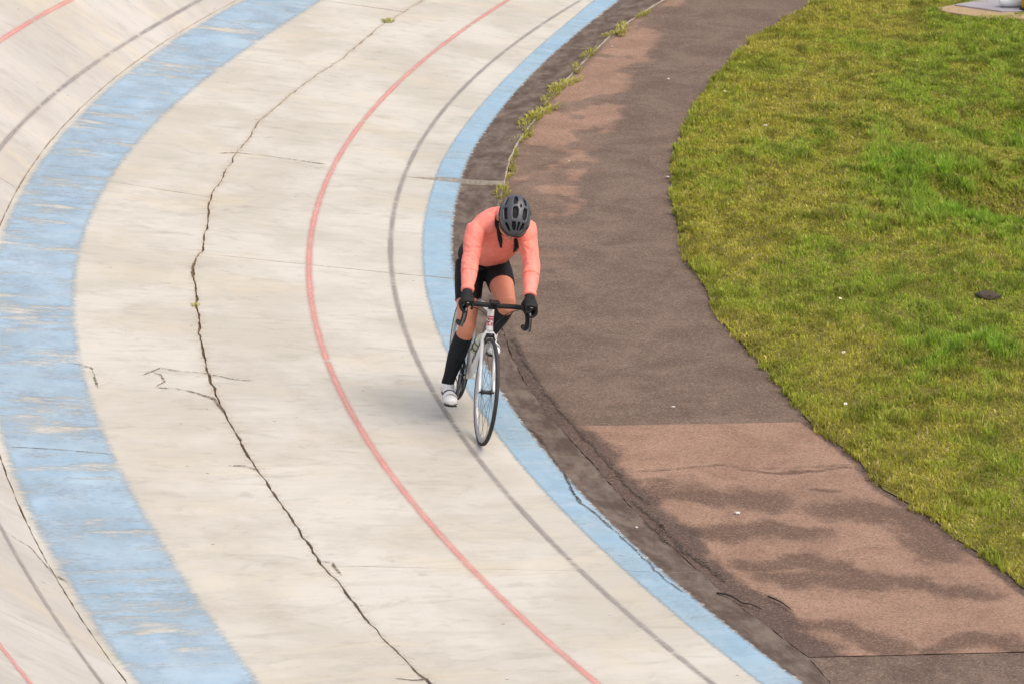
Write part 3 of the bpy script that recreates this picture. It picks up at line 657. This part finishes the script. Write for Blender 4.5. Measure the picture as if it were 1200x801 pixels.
# red lettering wrapped on the front of the head tube
def wrap(y0, y1, d0, d1, r=.0222):
    V = []; a = np.linspace(y0, y1, 5)
    for d in (d0, d1):
        for t in a: V.append(ax(d, r*math.sin(t), r*math.cos(t)))
    return np.array(V), [(i, i+1, 6+i, 5+i) for i in range(4)]
glyph = [wrap(-1.0, .9, .466, .473)]+[wrap(a, a+.30, .446, .462) for a in (-.95, -.5, -.05, .42)]+[wrap(-1.0, -.62, .413, .440), wrap(-.62, -.1, .434, .440), wrap(-.62, -.1, .413, .419), wrap(.02, .3, .413, .432), wrap(.3, .62, .426, .432), wrap(.3, .62, .413, .419), wrap(.72, 1.02, .413, .438)]
solid('lettering', join(*glyph), M['redp'], ht)
BB = np.array([-.585, 0, .27]); ST = np.array([-.727, 0, .75]); HT1 = ax(.505); HT0 = ax(.392)
def lerp(a, b, t): return a+(b-a)*t
dt = solid('down_tube', tube([lerp(HT0, BB, t) for t in (0, .1, .5, .9, 1)], [(.018, .024), (.021, .027), (.022, .028), (.022, .026), (.02, .022)], 14, side=(0, 1, 0)), M['white'], bike)
def letterbar(a, b, t0, t1, off, hh, side):
    d = (b-a)/np.linalg.norm(b-a); u_ = np.cross(d, (0, 1, 0)); p0, p1 = lerp(a, b, t0), lerp(a, b, t1)
    y = np.array([0, side*off, 0]); return np.array([p0-u_*hh+y, p1-u_*hh+y, p1+u_*hh+y, p0+u_*hh+y]), [(0, 1, 2, 3)]
solid('lettering', join(*[letterbar(HT0, BB, t, t+.045, .0235, .012, -1) for t in (.3, .37, .44, .51, .58, .65)]), M['black'], dt)
solid('top_tube', tube([HT1, lerp(HT1, ST, .5), ST], [(.015, .019), (.016, .017), (.014, .014)], 12, side=(0, 1, 0)), M['white'], bike)
sT = solid('seat_tube', tube([BB, lerp(BB, ST, .5), ST, lerp(BB, ST, 1.03)], [.020, .017, .017, .018], 12), M['white'], bike)
solid('red_band', tube([lerp(BB, ST, .80), lerp(BB, ST, .90)], .0185, 12, caps=False), M['redp'], sT)
RA = np.array([-.985, 0, .3355])
solid('chain_stay', join(*[tube(spline([BB+(-.02, s*.025, 0), BB+(-.2, s*.045, .03), RA+(0, s*.062, 0)], 4), [.011]*4+[.009]*5, 8) for s in (-1, 1)]), M['white'], bike)
solid('seat_stay', join(*[tube(spline([ST+(-.005, s*.014, -.02), ST+(-.08, s*.03, -.14), RA+(0, s*.06, .0)], 4), .0075, 8) for s in (-1, 1)]), M['white'], bike)
solid('bottom_bracket', tube([BB+(0, -.04, 0), BB+(0, .04, 0)], .022, 14), M['white'], bike)
SD = ST-BB; SD /= np.linalg.norm(SD)
solid('seatpost', tube([ST, ST+SD*.20], .0135, 12), M['black'], bike)
sdv = remesh('saddle', join(tube(spline([(-.665, 0, .95), (-.72, 0, .955), (-.80, 0, .958), (-.87, 0, .965), (-.915, 0, .965)], 4), [(.018, .015)]*5+[(.028, .018)]*4+[(.055, .02)]*4+[(.068, .02)]*4, 14, side=(0, 1, 0))), .006, 3)
obj('saddle', sdv, M['black'], bike)
# cockpit
SB = np.array([-.105, 0, .862])
solid('stem', tube([ax(.515), ax(.545), ax(.56), lerp(ax(.55), SB, .3), lerp(ax(.55), SB, .85), SB], [.02, .02, .018, .017, .017, .021], 12), M['black'], bike)
bar_pts = lambda s: spline([SB, SB+(.0, s*.10, .003), SB+(.0, s*.165, .002), SB+(.02, s*.19, 0), SB+(.075, s*.196, -.012), SB+(.095, s*.2, -.055), SB+(.065, s*.204, -.105), SB+(.0, s*.206, -.128), SB+(-.045, s*.207, -.13)], 5)
for s in (-1, 1): solid('handlebar', tube(bar_pts(s), [.0155]*12+[.016]*29, 10), M['tape'], bike)
solid('bike_computer', box(SB+(.03, -.0, .03), (.06, .045, .018)), M['black'], bike, False, .004)
for s in (-1, 1):
    hd = remesh('brake_hood', join(tube(spline([SB+(.045, s*.195, .0), SB+(.085, s*.198, .008), SB+(.125, s*.2, .022), SB+(.142, s*.2, .045), SB+(.143, s*.2, .062)], 4), [(.016, .018)]*4+[(.017, .02)]*4+[(.016, .018)]*4+[(.013, .014)]*5, 12, side=(0, 1, 0))), .004, 2)
    h_ = obj('brake_hood', hd, M['black'], bike)
    solid('badge', join(tube([SB+(.150, s*.2, .052), SB+(.158, s*.2, .055)], .0105, 10)), M['hl'], h_)
    solid('brake_lever', tube(spline([SB+(.128, s*.2, .012), SB+(.145, s*.207, -.03), SB+(.135, s*.212, -.08), SB+(.118, s*.215, -.115)], 4), [(.0085, .006)]*13, 8), M['steel'], bike)
    # cable from the hood down to the frame
    solid('cable', tube(spline([SB+(.02, s*.15, -.01), SB+(.05, s*.08, -.03), SB+(.03, s*.035, -.08), ax(.42, s*.032, .01), ax(.37, s*.03, -.05)], 6), .0025, 6), M['black'], bike)
# front brake, bottle, drivetrain
solid('front_brake', join(box(ax(.352, 0, .035), (.022, .05, .022)), *[tube([ax(.352, s*.02, .035), ax(.325, s*.032, .03), ax(.30, s*.022, .022)], .006, 8) for s in (-1, 1)]), M['black'], bike)
bo = lerp(HT0, BB, .5)+np.array([-.03, 0, .052]); bd = (BB-HT0)/np.linalg.norm(BB-HT0)
bt = solid('water_bottle', tube([bo-bd*.11, bo-bd*.095, bo-bd*.07, bo-bd*.05, bo+bd*.09], [.012, .018, .03, .035, .035], 16), simple('bottle_plastic', (.55, .62, .48), .4), bike)
solid('bottle_cage', join(*[tube([bo+bd*d+np.array([.01*0, .038*math.cos(a), 0])+np.cross(bd, (0, 1, 0))*.038*math.sin(a) for a in np.linspace(0, 5.2, 14)], .003, 6) for d in (-.02, .05)], tube([bo+bd*.095+(0, .036, 0), bo+bd*.0+(0, .039, 0)], .003, 6), tube([bo+bd*.095+(0, -.036, 0), bo+bd*.0+(0, -.039, 0)], .003, 6)), M['black'], bt)
cr_prof = [(.100, -.0015), (.104, 0), (.100, .0015), (.080, .0015), (.080, -.0015)]
cg = solid('chainring', lathe(cr_prof, 48), M['steel'], bike); cg.location = BB+(0, -.045, 0)
solid('spider', join(*[tube([(0, 0, 0), (.085*math.cos(a), 0, .085*math.sin(a))], .008, 6) for a in np.arange(5)*1.2566+.3]), M['black'], cg)
CA = R(6)   # crank angle: right pedal just past the bottom
def pedal(s):
    d = np.array([math.sin(CA), 0, -math.cos(CA)])*(1 if s < 0 else -1)
    return BB+d*.17+np.array([0, s*.10, 0])
for s in (-1, 1):
    pp = pedal(s)
    solid('crank_arm', tube([BB+(0, s*.055, 0), lerp(BB+(0, s*.06, 0), pp+(0, -s*.03, 0), .5), pp+(0, -s*.03, 0)], [.016, .011, .012], 10), M['steel'], bike)
    solid('pedal', join(tube([pp+(0, -s*.03, 0), pp+(0, s*.04, 0)], .008, 8), box(pp+(.01, 0, 0), (.085, .06, .018))), M['black'], bike, False)
cs = solid('cassette', lathe([(.05, -.002), (.035, -.02), (.02, -.02), (.02, .0)], 28), M['steel'], bike); cs.location = RA+(0, -.035, 0)
ch = [BB+(0.0, -.045, .102), BB+(-.12, -.045, .110), RA+(.02, -.045, .045), RA+(-.03, -.045, .02), RA+(-.03, -.045, -.03), RA+(.02, -.045, -.05), RA+(.0, -.045, -.10), RA+(.05, -.045, -.135), BB+(-.12, -.045, -.09), BB+(.0, -.045, -.102), BB+(.08, -.045, -.06), BB+(.102, -.045, 0), BB+(.08, -.045, .065), BB+(.0, -.045, .102)]
solid('chain', tube(ch, .0045, 6), M['steel'], bike)
solid('rear_derailleur', join(tube([RA+(.005, -.055, -.03), RA+(.02, -.06, -.06), RA+(.01, -.052, -.10), RA+(.05, -.05, -.14)], [.012, .014, .01, .008], 8)), M['black'], bike)
solid('rear_brake', join(box(ST+(-.065, 0, -.075), (.02, .05, .03))), M['black'], bike, False, .003)
# ------------------------------------------------------------------ the cyclist (same local axes as the bicycle)
person = empty('person', BM); tag(person, 'cyclist in coral jersey, black shorts, knee socks and grey helmet bent over the handlebars', 'person')
n = NT('skin'); f = n.noise(n.obj(), 25, 4); M['skin'] = n.done(n.mix(f, (.56, .205, .115), (.68, .29, .185)), .5, n.bump(f, .1, .003), spec=.4)
def cloth(name, a, b, sc, bs):
    n = NT(name); o_ = n.obj(); f = n.noise(n.scale(o_, (1, 1, .6)), sc, 5, .6, 1.2); fine = n.noise(o_, 350, 2)
    return n.done(n.mix(n.ss(f, .35, .7), a, b), .72, n.bump(n.math('ADD', f, n.math('MULTIPLY', fine, .15)), bs, .012), spec=.25)
M['coral'] = cloth('coral_jersey', (.92, .245, .19), (.94, .305, .245), 14, .5)
M['coralzip'] = simple('sleeve_seam', (.72, .15, .10), .7)
M['lycra'] = cloth('black_lycra', (.006, .006, .007), (.012, .012, .013), 18, .3)
M['sock'] = cloth('black_sock', (.008, .010, .014), (.014, .017, .022), 30, .2)
M['glove'] = cloth('black_glove', (.010, .010, .011), (.02, .02, .021), 40, .5)
M['shoe'] = simple('white_shoe', (.78, .77, .75), .4, .05, 30); M['dark'] = simple('dark_lining', (.008, .007, .008), .8)

def ik(hip, ank, a, b):
    d = np.hypot(ank[0]-hip[0], ank[2]-hip[2]); a1 = (a*a-b*b+d*d)/(2*d); h = math.sqrt(max(a*a-a1*a1, 1e-4))
    ux, uz = (ank[0]-hip[0])/d, (ank[2]-hip[2])/d
    return np.array([hip[0]+ux*a1-uz*h, 0, hip[2]+uz*a1+ux*h])
J = {}
for s, k in ((-1, 'R'), (1, 'L')):
    J['hip'+k] = np.array([-.765, s*.085+.03, .945]); pp = pedal(s)
    J['ank'+k] = pp+np.array([-.075, s*.022, .098 if s < 0 else .105])
    kn = ik(J['hip'+k], J['ank'+k], .425, .415); kn[1] = -.072 if s < 0 else .135; J['knee'+k] = kn
    J['toe'+k] = pp+np.array([.075, s*.02, .028]); J['heel'+k] = pp+np.array([-.125, s*.02, .05 if s < 0 else .06])
    J['sho'+k] = np.array([-.335, s*.158+.024, 1.285 if s < 0 else 1.325]); J['elb'+k] = np.array([-.205, -.168 if s < 0 else .222, 1.105]); J['wri'+k] = np.array([-.03, s*.197, .955]); J['hnd'+k] = np.array([.025, s*.20, .918])
def leg(k, e=0., t0=0., t1=2.):
    h, kn, an = J['hip'+k], J['knee'+k], J['ank'+k]
    kx = np.array([.018, 0, .0])
    pts = [lerp(h, kn, t) for t in (-.05, .15, .35, .55, .75, .92)]+[kn+kx]+[lerp(kn, an, t)-np.array([.012, 0, 0])*math.sin(math.pi*t) for t in (.1, .22, .36, .52, .7, .86, 1.)]
    rad = [.088, .088, .084, .077, .067, .058, .056, .053, .053, .055, .052, .044, .036, .034]
    par = [-.05, .15, .35, .55, .75, .92, 1., 1.1, 1.22, 1.36, 1.52, 1.7, 1.86, 2.]
    P_ = np.array(pts); par = np.array(par); q = np.linspace(max(t0, -.05), t1, 26)
    pp = np.stack([np.interp(q, par, P_[:, i]) for i in range(3)], 1); pp[1:-1] = (pp[:-2]+2*pp[1:-1]+pp[2:])/4
    return tube(pp, list(np.interp(q, par, rad)+e), 18)
def arm(k, e=0., t1=1.97, s0=0.):
    a, b, c = J['sho'+k], J['elb'+k], J['wri'+k]
    par = np.array([-.14, -.05, .2, .5, .8, 1., 1.2, 1.5, 1.8, 2.]); rad = [.030, .054, .057, .050, .046, .046, .046, .041, .032, .029]
    q = np.linspace(-.14, t1, 26); pp = np.array([lerp(a, b, t) if t < 1 else lerp(b, c, t-1) for t in q])
    for _ in range(2): pp[1:-1] = (pp[:-2]+2*pp[1:-1]+pp[2:])/4
    return tube(pp, list(np.interp(q, par, rad)+e), 18)
def torso(e=0., lo=0):
    pts = [(-.865, .03, .945), (-.82, .032, 1.0), (-.74, .036, 1.06), (-.65, .048, 1.12), (-.55, .055, 1.19), (-.455, .05, 1.26), (-.385, .036, 1.32), (-.335, .030, 1.365), (-.30, .03, 1.39)]
    wt = [(.115, .085), (.142, .112), (.150, .112), (.152, .112), (.164, .122), (.172, .122), (.172, .098), (.135, .075), (.07, .06)]
    return tube(pts[lo:], [(w+e, t+e) for w, t in wt[lo:]], 24, side=(0, 1, 0))
def shoulders(e=0.):
    return tube([J['shoR']+(0, .0, 0), lerp(J['shoR'], J['shoL'], .25)+(-.01, 0, .035), lerp(J['shoR'], J['shoL'], .5)+(-.015, 0, .045), lerp(J['shoR'], J['shoL'], .75)+(-.01, 0, .035), J['shoL']], [.048+e, .066+e, .068+e, .066+e, .048+e], 16)
# head frame: pitched down, crown tipped towards the rider's left
HQ = Matrix.Rotation(R(-14), 3, 'X') @ Matrix.Rotation(R(48), 3, 'Y') @ Matrix.Rotation(R(7), 3, 'Z')
HC = np.array([-.170, .055, 1.402]); HR_ = np.array(HQ)
def H(p): return np.asarray(p)@HR_.T+HC
def head():
    lv = [(.115, .015, .02, .0), (.10, .045, .055, -.005), (.07, .068, .085, -.006), (.03, .077, .098, -.004), (-.01, .076, .097, -.002), (-.045, .071, .088, .004), (-.075, .063, .072, .012), (-.10, .050, .052, .026), (-.118, .030, .032, .038), (-.124, .012, .014, .042)]
    V, F = tube([(c, 0, z) for z, w, t, c in lv], [(w, t) for z, w, t, c in lv], 22, side=(0, 1, 0))
    parts = [(H(V), F)]
    nz = tube([(.092, 0, -.002), (.104, 0, -.02), (.118, 0, -.040), (.108, 0, -.052), (.088, 0, -.055)], [.008, .010, .015, .014, .008], 10, side=(0, 1, 0)); parts.append((H(nz[0]), nz[1]))
    for z, r in ((-.075, .008), (-.086, .008)):
        m = tube([(.076, -.024, z+.003), (.088, -.01, z), (.090, 0, z), (.088, .01, z), (.076, .024, z+.003)], [.004, r, r, r, .004], 8); parts.append((H(m[0]), m[1]))
    for s in (-1, 1):
        e_ = tube([(-.008, s*.078, -.055), (-.012, s*.086, -.03), (-.018, s*.086, -.005), (-.012, s*.078, .008)], [(.008, .012), (.012, .02), (.012, .022), (.008, .012)], 10); parts.append((H(e_[0]), e_[1]))
        br = tube([(.082, s*.05, -.0), (.094, s*.03, .004), (.096, s*.012, .0)], .010, 8); parts.append((H(br[0]), br[1]))
    return parts
neck = tube([(-.36, .03, 1.35), (-.30, .036, 1.385), H((-.03, 0, -.07)), H((-.02, 0, -.02))], [.075, .062, .058, .058], 16)
body = remesh('body', join(*head(), neck, torso(), shoulders(), arm('R'), arm('L'), leg('R'), leg('L')), .0075, 3)
obj('body', body, M['skin'], person)
# clothing
def wr(amp, fx, fz):
    return lambda c: amp*(fbm(c[:, 0]*fx+c[:, 2]*fz*.7, c[:, 2]*fz-c[:, 0]*5+c[:, 1]*9, 77, 3)-.5)*2
def jersey_folds(c):
    d = wr(.0026, 9, 11)(c)
    for s_, k in ((-1, 'R'), (1, 'L')):
        a, b, e = J['sho'+k], J['wri'+k], J['elb'+k]
        q = (c-a)@((b-a)/np.linalg.norm(b-a)); out = np.abs(c[:, 1]) > .09
        band = np.exp(-(((c-e)**2).sum(1))/.010)+.45*np.exp(-(((c-b)**2).sum(1))/.008)
        n_ = fbm(q*34+c[:, 1]*14*s_+c[:, 0]*6, c[:, 1]*16+c[:, 0]*9, 201, 3)
        d = d + .017*band*(np.abs(n_-.5)*-2+.22)*out
        pit = a+np.array([.03, -s_*.045, -.085]); r_ = c-pit; rr_ = np.sqrt((r_**2).sum(1)); ang = np.arctan2(r_[:, 2], r_[:, 1])
        d = d + .014*np.exp(-(rr_/.13)**2)*(np.abs(vnoise(ang*3.2+rr_*6, rr_*5, 211)-.5)*-2+.35)*(rr_ > .01)
    return d
jersey = remesh('jersey', join(torso(.009, 1), shoulders(.008), arm('R', .0085, 1.93), arm('L', .0085, 1.93), tube([(-.37, .028, 1.345), (-.31, .034, 1.385), (-.272, .04, 1.402)], [.075, .072, .066], 18)), .0055, 2, .5, jersey_folds)
jo = obj('jersey', jersey, M['coral'], person)
for s, k in ((-1, 'R'), (1, 'L')):   # cuffs
    a, b = J['elb'+k], J['wri'+k]; solid('cuff', tube([lerp(a, b, .88), lerp(a, b, .95), lerp(a, b, .97)], [.0425, .0405, .036], 16), M['coral'], jo)
    a0 = arm(k, .0098)[0].reshape(26, 18, 3); i0 = 18 if s < 0 else 17
    solid('sleeve_seam', (np.concatenate([a0[i0], a0[i0]*.75+a0[i0+1]*.25]), [(j, (j+1) % 18, 18+(j+1) % 18, 18+j) for j in range(18)]), M['coralzip'], jo)
# open dark collar with zip
col_pts = [H((.055*math.cos(a)-.035, .064*math.sin(a), -.105-.035*max(0, math.cos(a)))) for a in np.linspace(-2.6, 2.6, 22)]
solid('collar', tube(col_pts, [(.007, .020)]*22, 8), M['dark'], jo)
from mathutils.bvhtree import BVHTree
bvh = BVHTree.FromPolygons([v.co.copy() for v in jersey.vertices], [tuple(p.vertices) for p in jersey.polygons])
def on_jersey(nm, pts, ws, mat, lift=.004):
    q = spline(pts, 5); ww = np.interp(np.linspace(0, 1, len(q)), np.linspace(0, 1, len(ws)), ws); V = []
    for p, w_ in zip(q, ww):
        for t in (-1, -.33, .33, 1):
            hit_ = bvh.find_nearest(Vector(p)+Vector((0, w_*t, 0))); V.append(np.array(hit_[0]+hit_[1]*lift))
    o_ = solid(nm, (np.array(V), [tuple(f) for f in grid_faces(len(q), 4)]), mat, jo); m_ = o_.modifiers.new('t', 'SOLIDIFY'); m_.thickness = .004
on_jersey('collar_lapel', [(-.27, -.023, 1.371), (-.265, -.012, 1.335), (-.285, .003, 1.287), (-.317, .025, 1.232), (-.37, .045, 1.185)], [.010, .012, .013, .015, .004], M['dark'])
on_jersey('collar_lapel', [(-.32, .118, 1.25), (-.355, .135, 1.215), (-.39, .145, 1.175), (-.43, .145, 1.14)], [.010, .018, .018, .008], M['dark'])
shorts = remesh('shorts', join(tube([(-.90, .03, .945), (-.865, .03, .96), (-.82, .032, 1.0), (-.73, .036, 1.06), (-.68, .04, 1.10)], [(.10, .08), (.145, .10), (.166, .121), (.160, .117), (.145, .105)], 24, side=(0, 1, 0)), leg('R', .007, -.05, .58), leg('L', .007, -.05, .50), tube([(-.80, -.07, .95), (-.78, .03, .945), (-.80, .13, .95)], .095, 16)), .0065, 2, .5, wr(.002, 12, 20))
obj('shorts', shorts, M['lycra'], person)
for k in 'RL':
    obj('sock', remesh('sock', join(leg(k, .006, 1.13, 2.), tube([lerp(J['knee'+k], J['ank'+k], .93), J['ank'+k], J['ank'+k]+(.0, 0, -.03)], [.041, .042, .040], 14)), .006, 1), M['sock'], person)
    t_, h_, a_ = J['toe'+k], J['heel'+k], J['ank'+k]
    mid = lerp(h_, t_, .5)
    sh = remesh('shoe', join(tube(spline([h_+(-.005, 0, 0), h_+(.03, 0, .006), mid+(0, 0, .012), lerp(h_, t_, .78)+(0, 0, .004), t_+(.0, 0, -.006), t_+(.045, 0, -.008)], 4), [(.024, .036)]*2+[(.033, .042)]*6+[(.038, .036)]*4+[(.046, .030)]*5+[(.042, .026)]*2+[(.026, .018)]*2, 16, side=(0, 1, 0)), tube([h_+(.045, 0, .02), a_+(.005, 0, -.025), a_+(.004, 0, -.005)], [.042, .044, .042], 16)), .005, 2)
    so = obj('shoe', sh, M['shoe'], person)
    solid('sole', tube(spline([h_+(-.01, 0, -.037), mid+(0, 0, -.032), t_+(0, 0, -.035), t_+(.055, 0, -.028)], 4), [(.028, .006)]*4+[(.034, .006)]*4+[(.042, .006)]*4+[(.022, .006)], 10, side=(0, 1, 0)), M['black'], so)
    for f_ in (.45, .68, .9):
        c_ = lerp(h_, t_, f_)+np.array([.01, 0, .0]); rr = .037+.006*(f_ > .6)
        solid('strap', tube([c_+(0, rr*math.cos(a), .002+(.050-.017*f_)*math.sin(a)) for a in np.linspace(.25, 2.9, 9)], [(.010, .0025)]*9, 8, side=(1, 0, 0)), M['black'] if f_ > .6 and f_ < .7 else M['shoe'], so)
# gloved hands closed on the brake hoods
for s, k in ((-1, 'R'), (1, 'L')):
    w_ = J['wri'+k]; hb = SB+np.array([.085, s*.198, .012])     # hood body
    parts = [tube([lerp(J['elb'+k], w_, .93), w_, w_+(.02, 0, -.012)], [(.031, .029), (.031, .027), (.034, .026)], 14),
             tube([w_+(.0, 0, -.005), w_+(.03, s*.002, -.022), w_+(.062, s*.003, -.034), w_+(.085, s*.002, -.045)], [(.033, .024), (.041, .022), (.043, .020), (.040, .016)], 16, side=(0, 1, 0))]
    kn0 = w_+np.array([.08, 0, -.04])
    for i, ln in enumerate((.92, 1.0, .95, .78)):             # index on the lever side nearest the front
        x0 = .012-.021*i
        b0 = hb+np.array([.045+x0*.9, s*.030, .022]); 
        f_ = [kn0+(-.03+x0*.6, s*(.026), .004), b0+(.004, s*.008, -.002), b0+(.006*ln, s*.006, -.030*ln), b0+(.004, -s*.014, -.052*ln), b0+(-.002, -s*.036*ln, -.054*ln)]
        parts.append(tube(spline(f_, 4), [.0105]*5+[.0098]*6+[.0088]*6, 10))
    th_ = [w_+(.015, -s*.024, -.018), hb+(-.005, -s*.038, .026), hb+(.03, -s*.036, .008), hb+(.058, -s*.028, -.006)]
    parts.append(tube(spline(th_, 4), [.015]*4+[.0125]*5+[.010]*4, 10))
    obj('glove', remesh('glove', join(*parts), .0042, 1), M['glove'], person)
# helmet: vented shell over a dark liner
HEL = np.array([-.004, 0, .040])
def hp(lam, mu, k=1.):
    a, b, c = .142*k, .100*k, .098*k
    x = a*math.sin(lam); z = c*math.cos(lam)*math.cos(mu); y = b*math.cos(lam)*math.sin(mu)
    if z < 0: z *= .8
    return np.array([x, y, z*(1-.10*math.sin(lam))])+HEL
NL, NM = 61, 73
lams = np.linspace(-R(86), R(86), NL); mus = np.linspace(-R(108), R(108), NM)
V = np.array([hp(l, m) for l in lams for m in mus]); F = []
SL = []   # (lam0, lam1, mu centre, half width) in degrees
for mu in (-60, -20, 20, 60): SL.append((-6, 27, mu, 10.5))
for mu in (-62, -24, 0, 24, 62): SL.append((35, 62, mu, 11 if abs(mu) > 1 else 7))
for mu in (-64, -22, 22, 64): SL.append((-46, -14, mu, 9))
SL.append((-14, -7, 0, 4))
for mu in (-94, 94): SL.append((-30, 10, mu, 6)); 
def hole(l, m):
    for a, b, c, h_ in SL:
        t = (l-a)/(b-a)
        if 0 < t < 1 and abs(m-c) < h_*(.55+.45*math.sin(math.pi*min(1, max(0, t)))**.5): return True
    return False
for i in range(NL-1):
    for j in range(NM-1):
        if not hole(math.degrees((lams[i]+lams[i+1])/2), math.degrees((mus[j]+mus[j+1])/2)): F.append((i*NM+j, i*NM+j+1, (i+1)*NM+j+1, (i+1)*NM+j))
n = NT('helmet_shell'); f = n.noise(n.obj(), 12, 3)
M['helmet'] = n.done(n.mix(f, (.055, .058, .065), (.07, .074, .082)), .36, spec=.5)
he = solid('helmet', (H(V), [q[::-1] for q in F]), M['helmet'], person)
sm = he.modifiers.new('s', 'SMOOTH'); sm.iterations = 2; sm.factor = .5
so_ = he.modifiers.new('solid', 'SOLIDIFY'); so_.thickness = .014; so_.offset = -1
V2 = np.array([hp(l, m, .87) for l in lams[::3] for m in mus[::4]]); solid('liner', (H(V2), [tuple(q) for q in grid_faces(21, 19)]), M['dark'], he)
rimp = [H(hp(l, R(108)*sg)) for sg, ll in ((1, lams), (-1, lams[::-1])) for l in ll[::3]]
solid('rim', tube(np.array(rimp+[rimp[0]]), .006, 8, caps=False), M['black'], he)
for s in (-1, 1): solid('chin_strap', tube([H((.02, s*.083, .02)), H((.022, s*.078, -.05)), H((.035, s*.052, -.11)), H((.04, 0, -.13))], [(.007, .0025)]*4, 8), M['dark'], he)
gl = [H((.105*math.cos(a)*.98+.002, .085*math.sin(a), -.012)) for a in np.linspace(-1.15, 1.15, 15)]
solid('glasses', tube(gl, [(.004, .017)]*15, 8, side=tuple(HR_[:, 0])), M['black'], person)
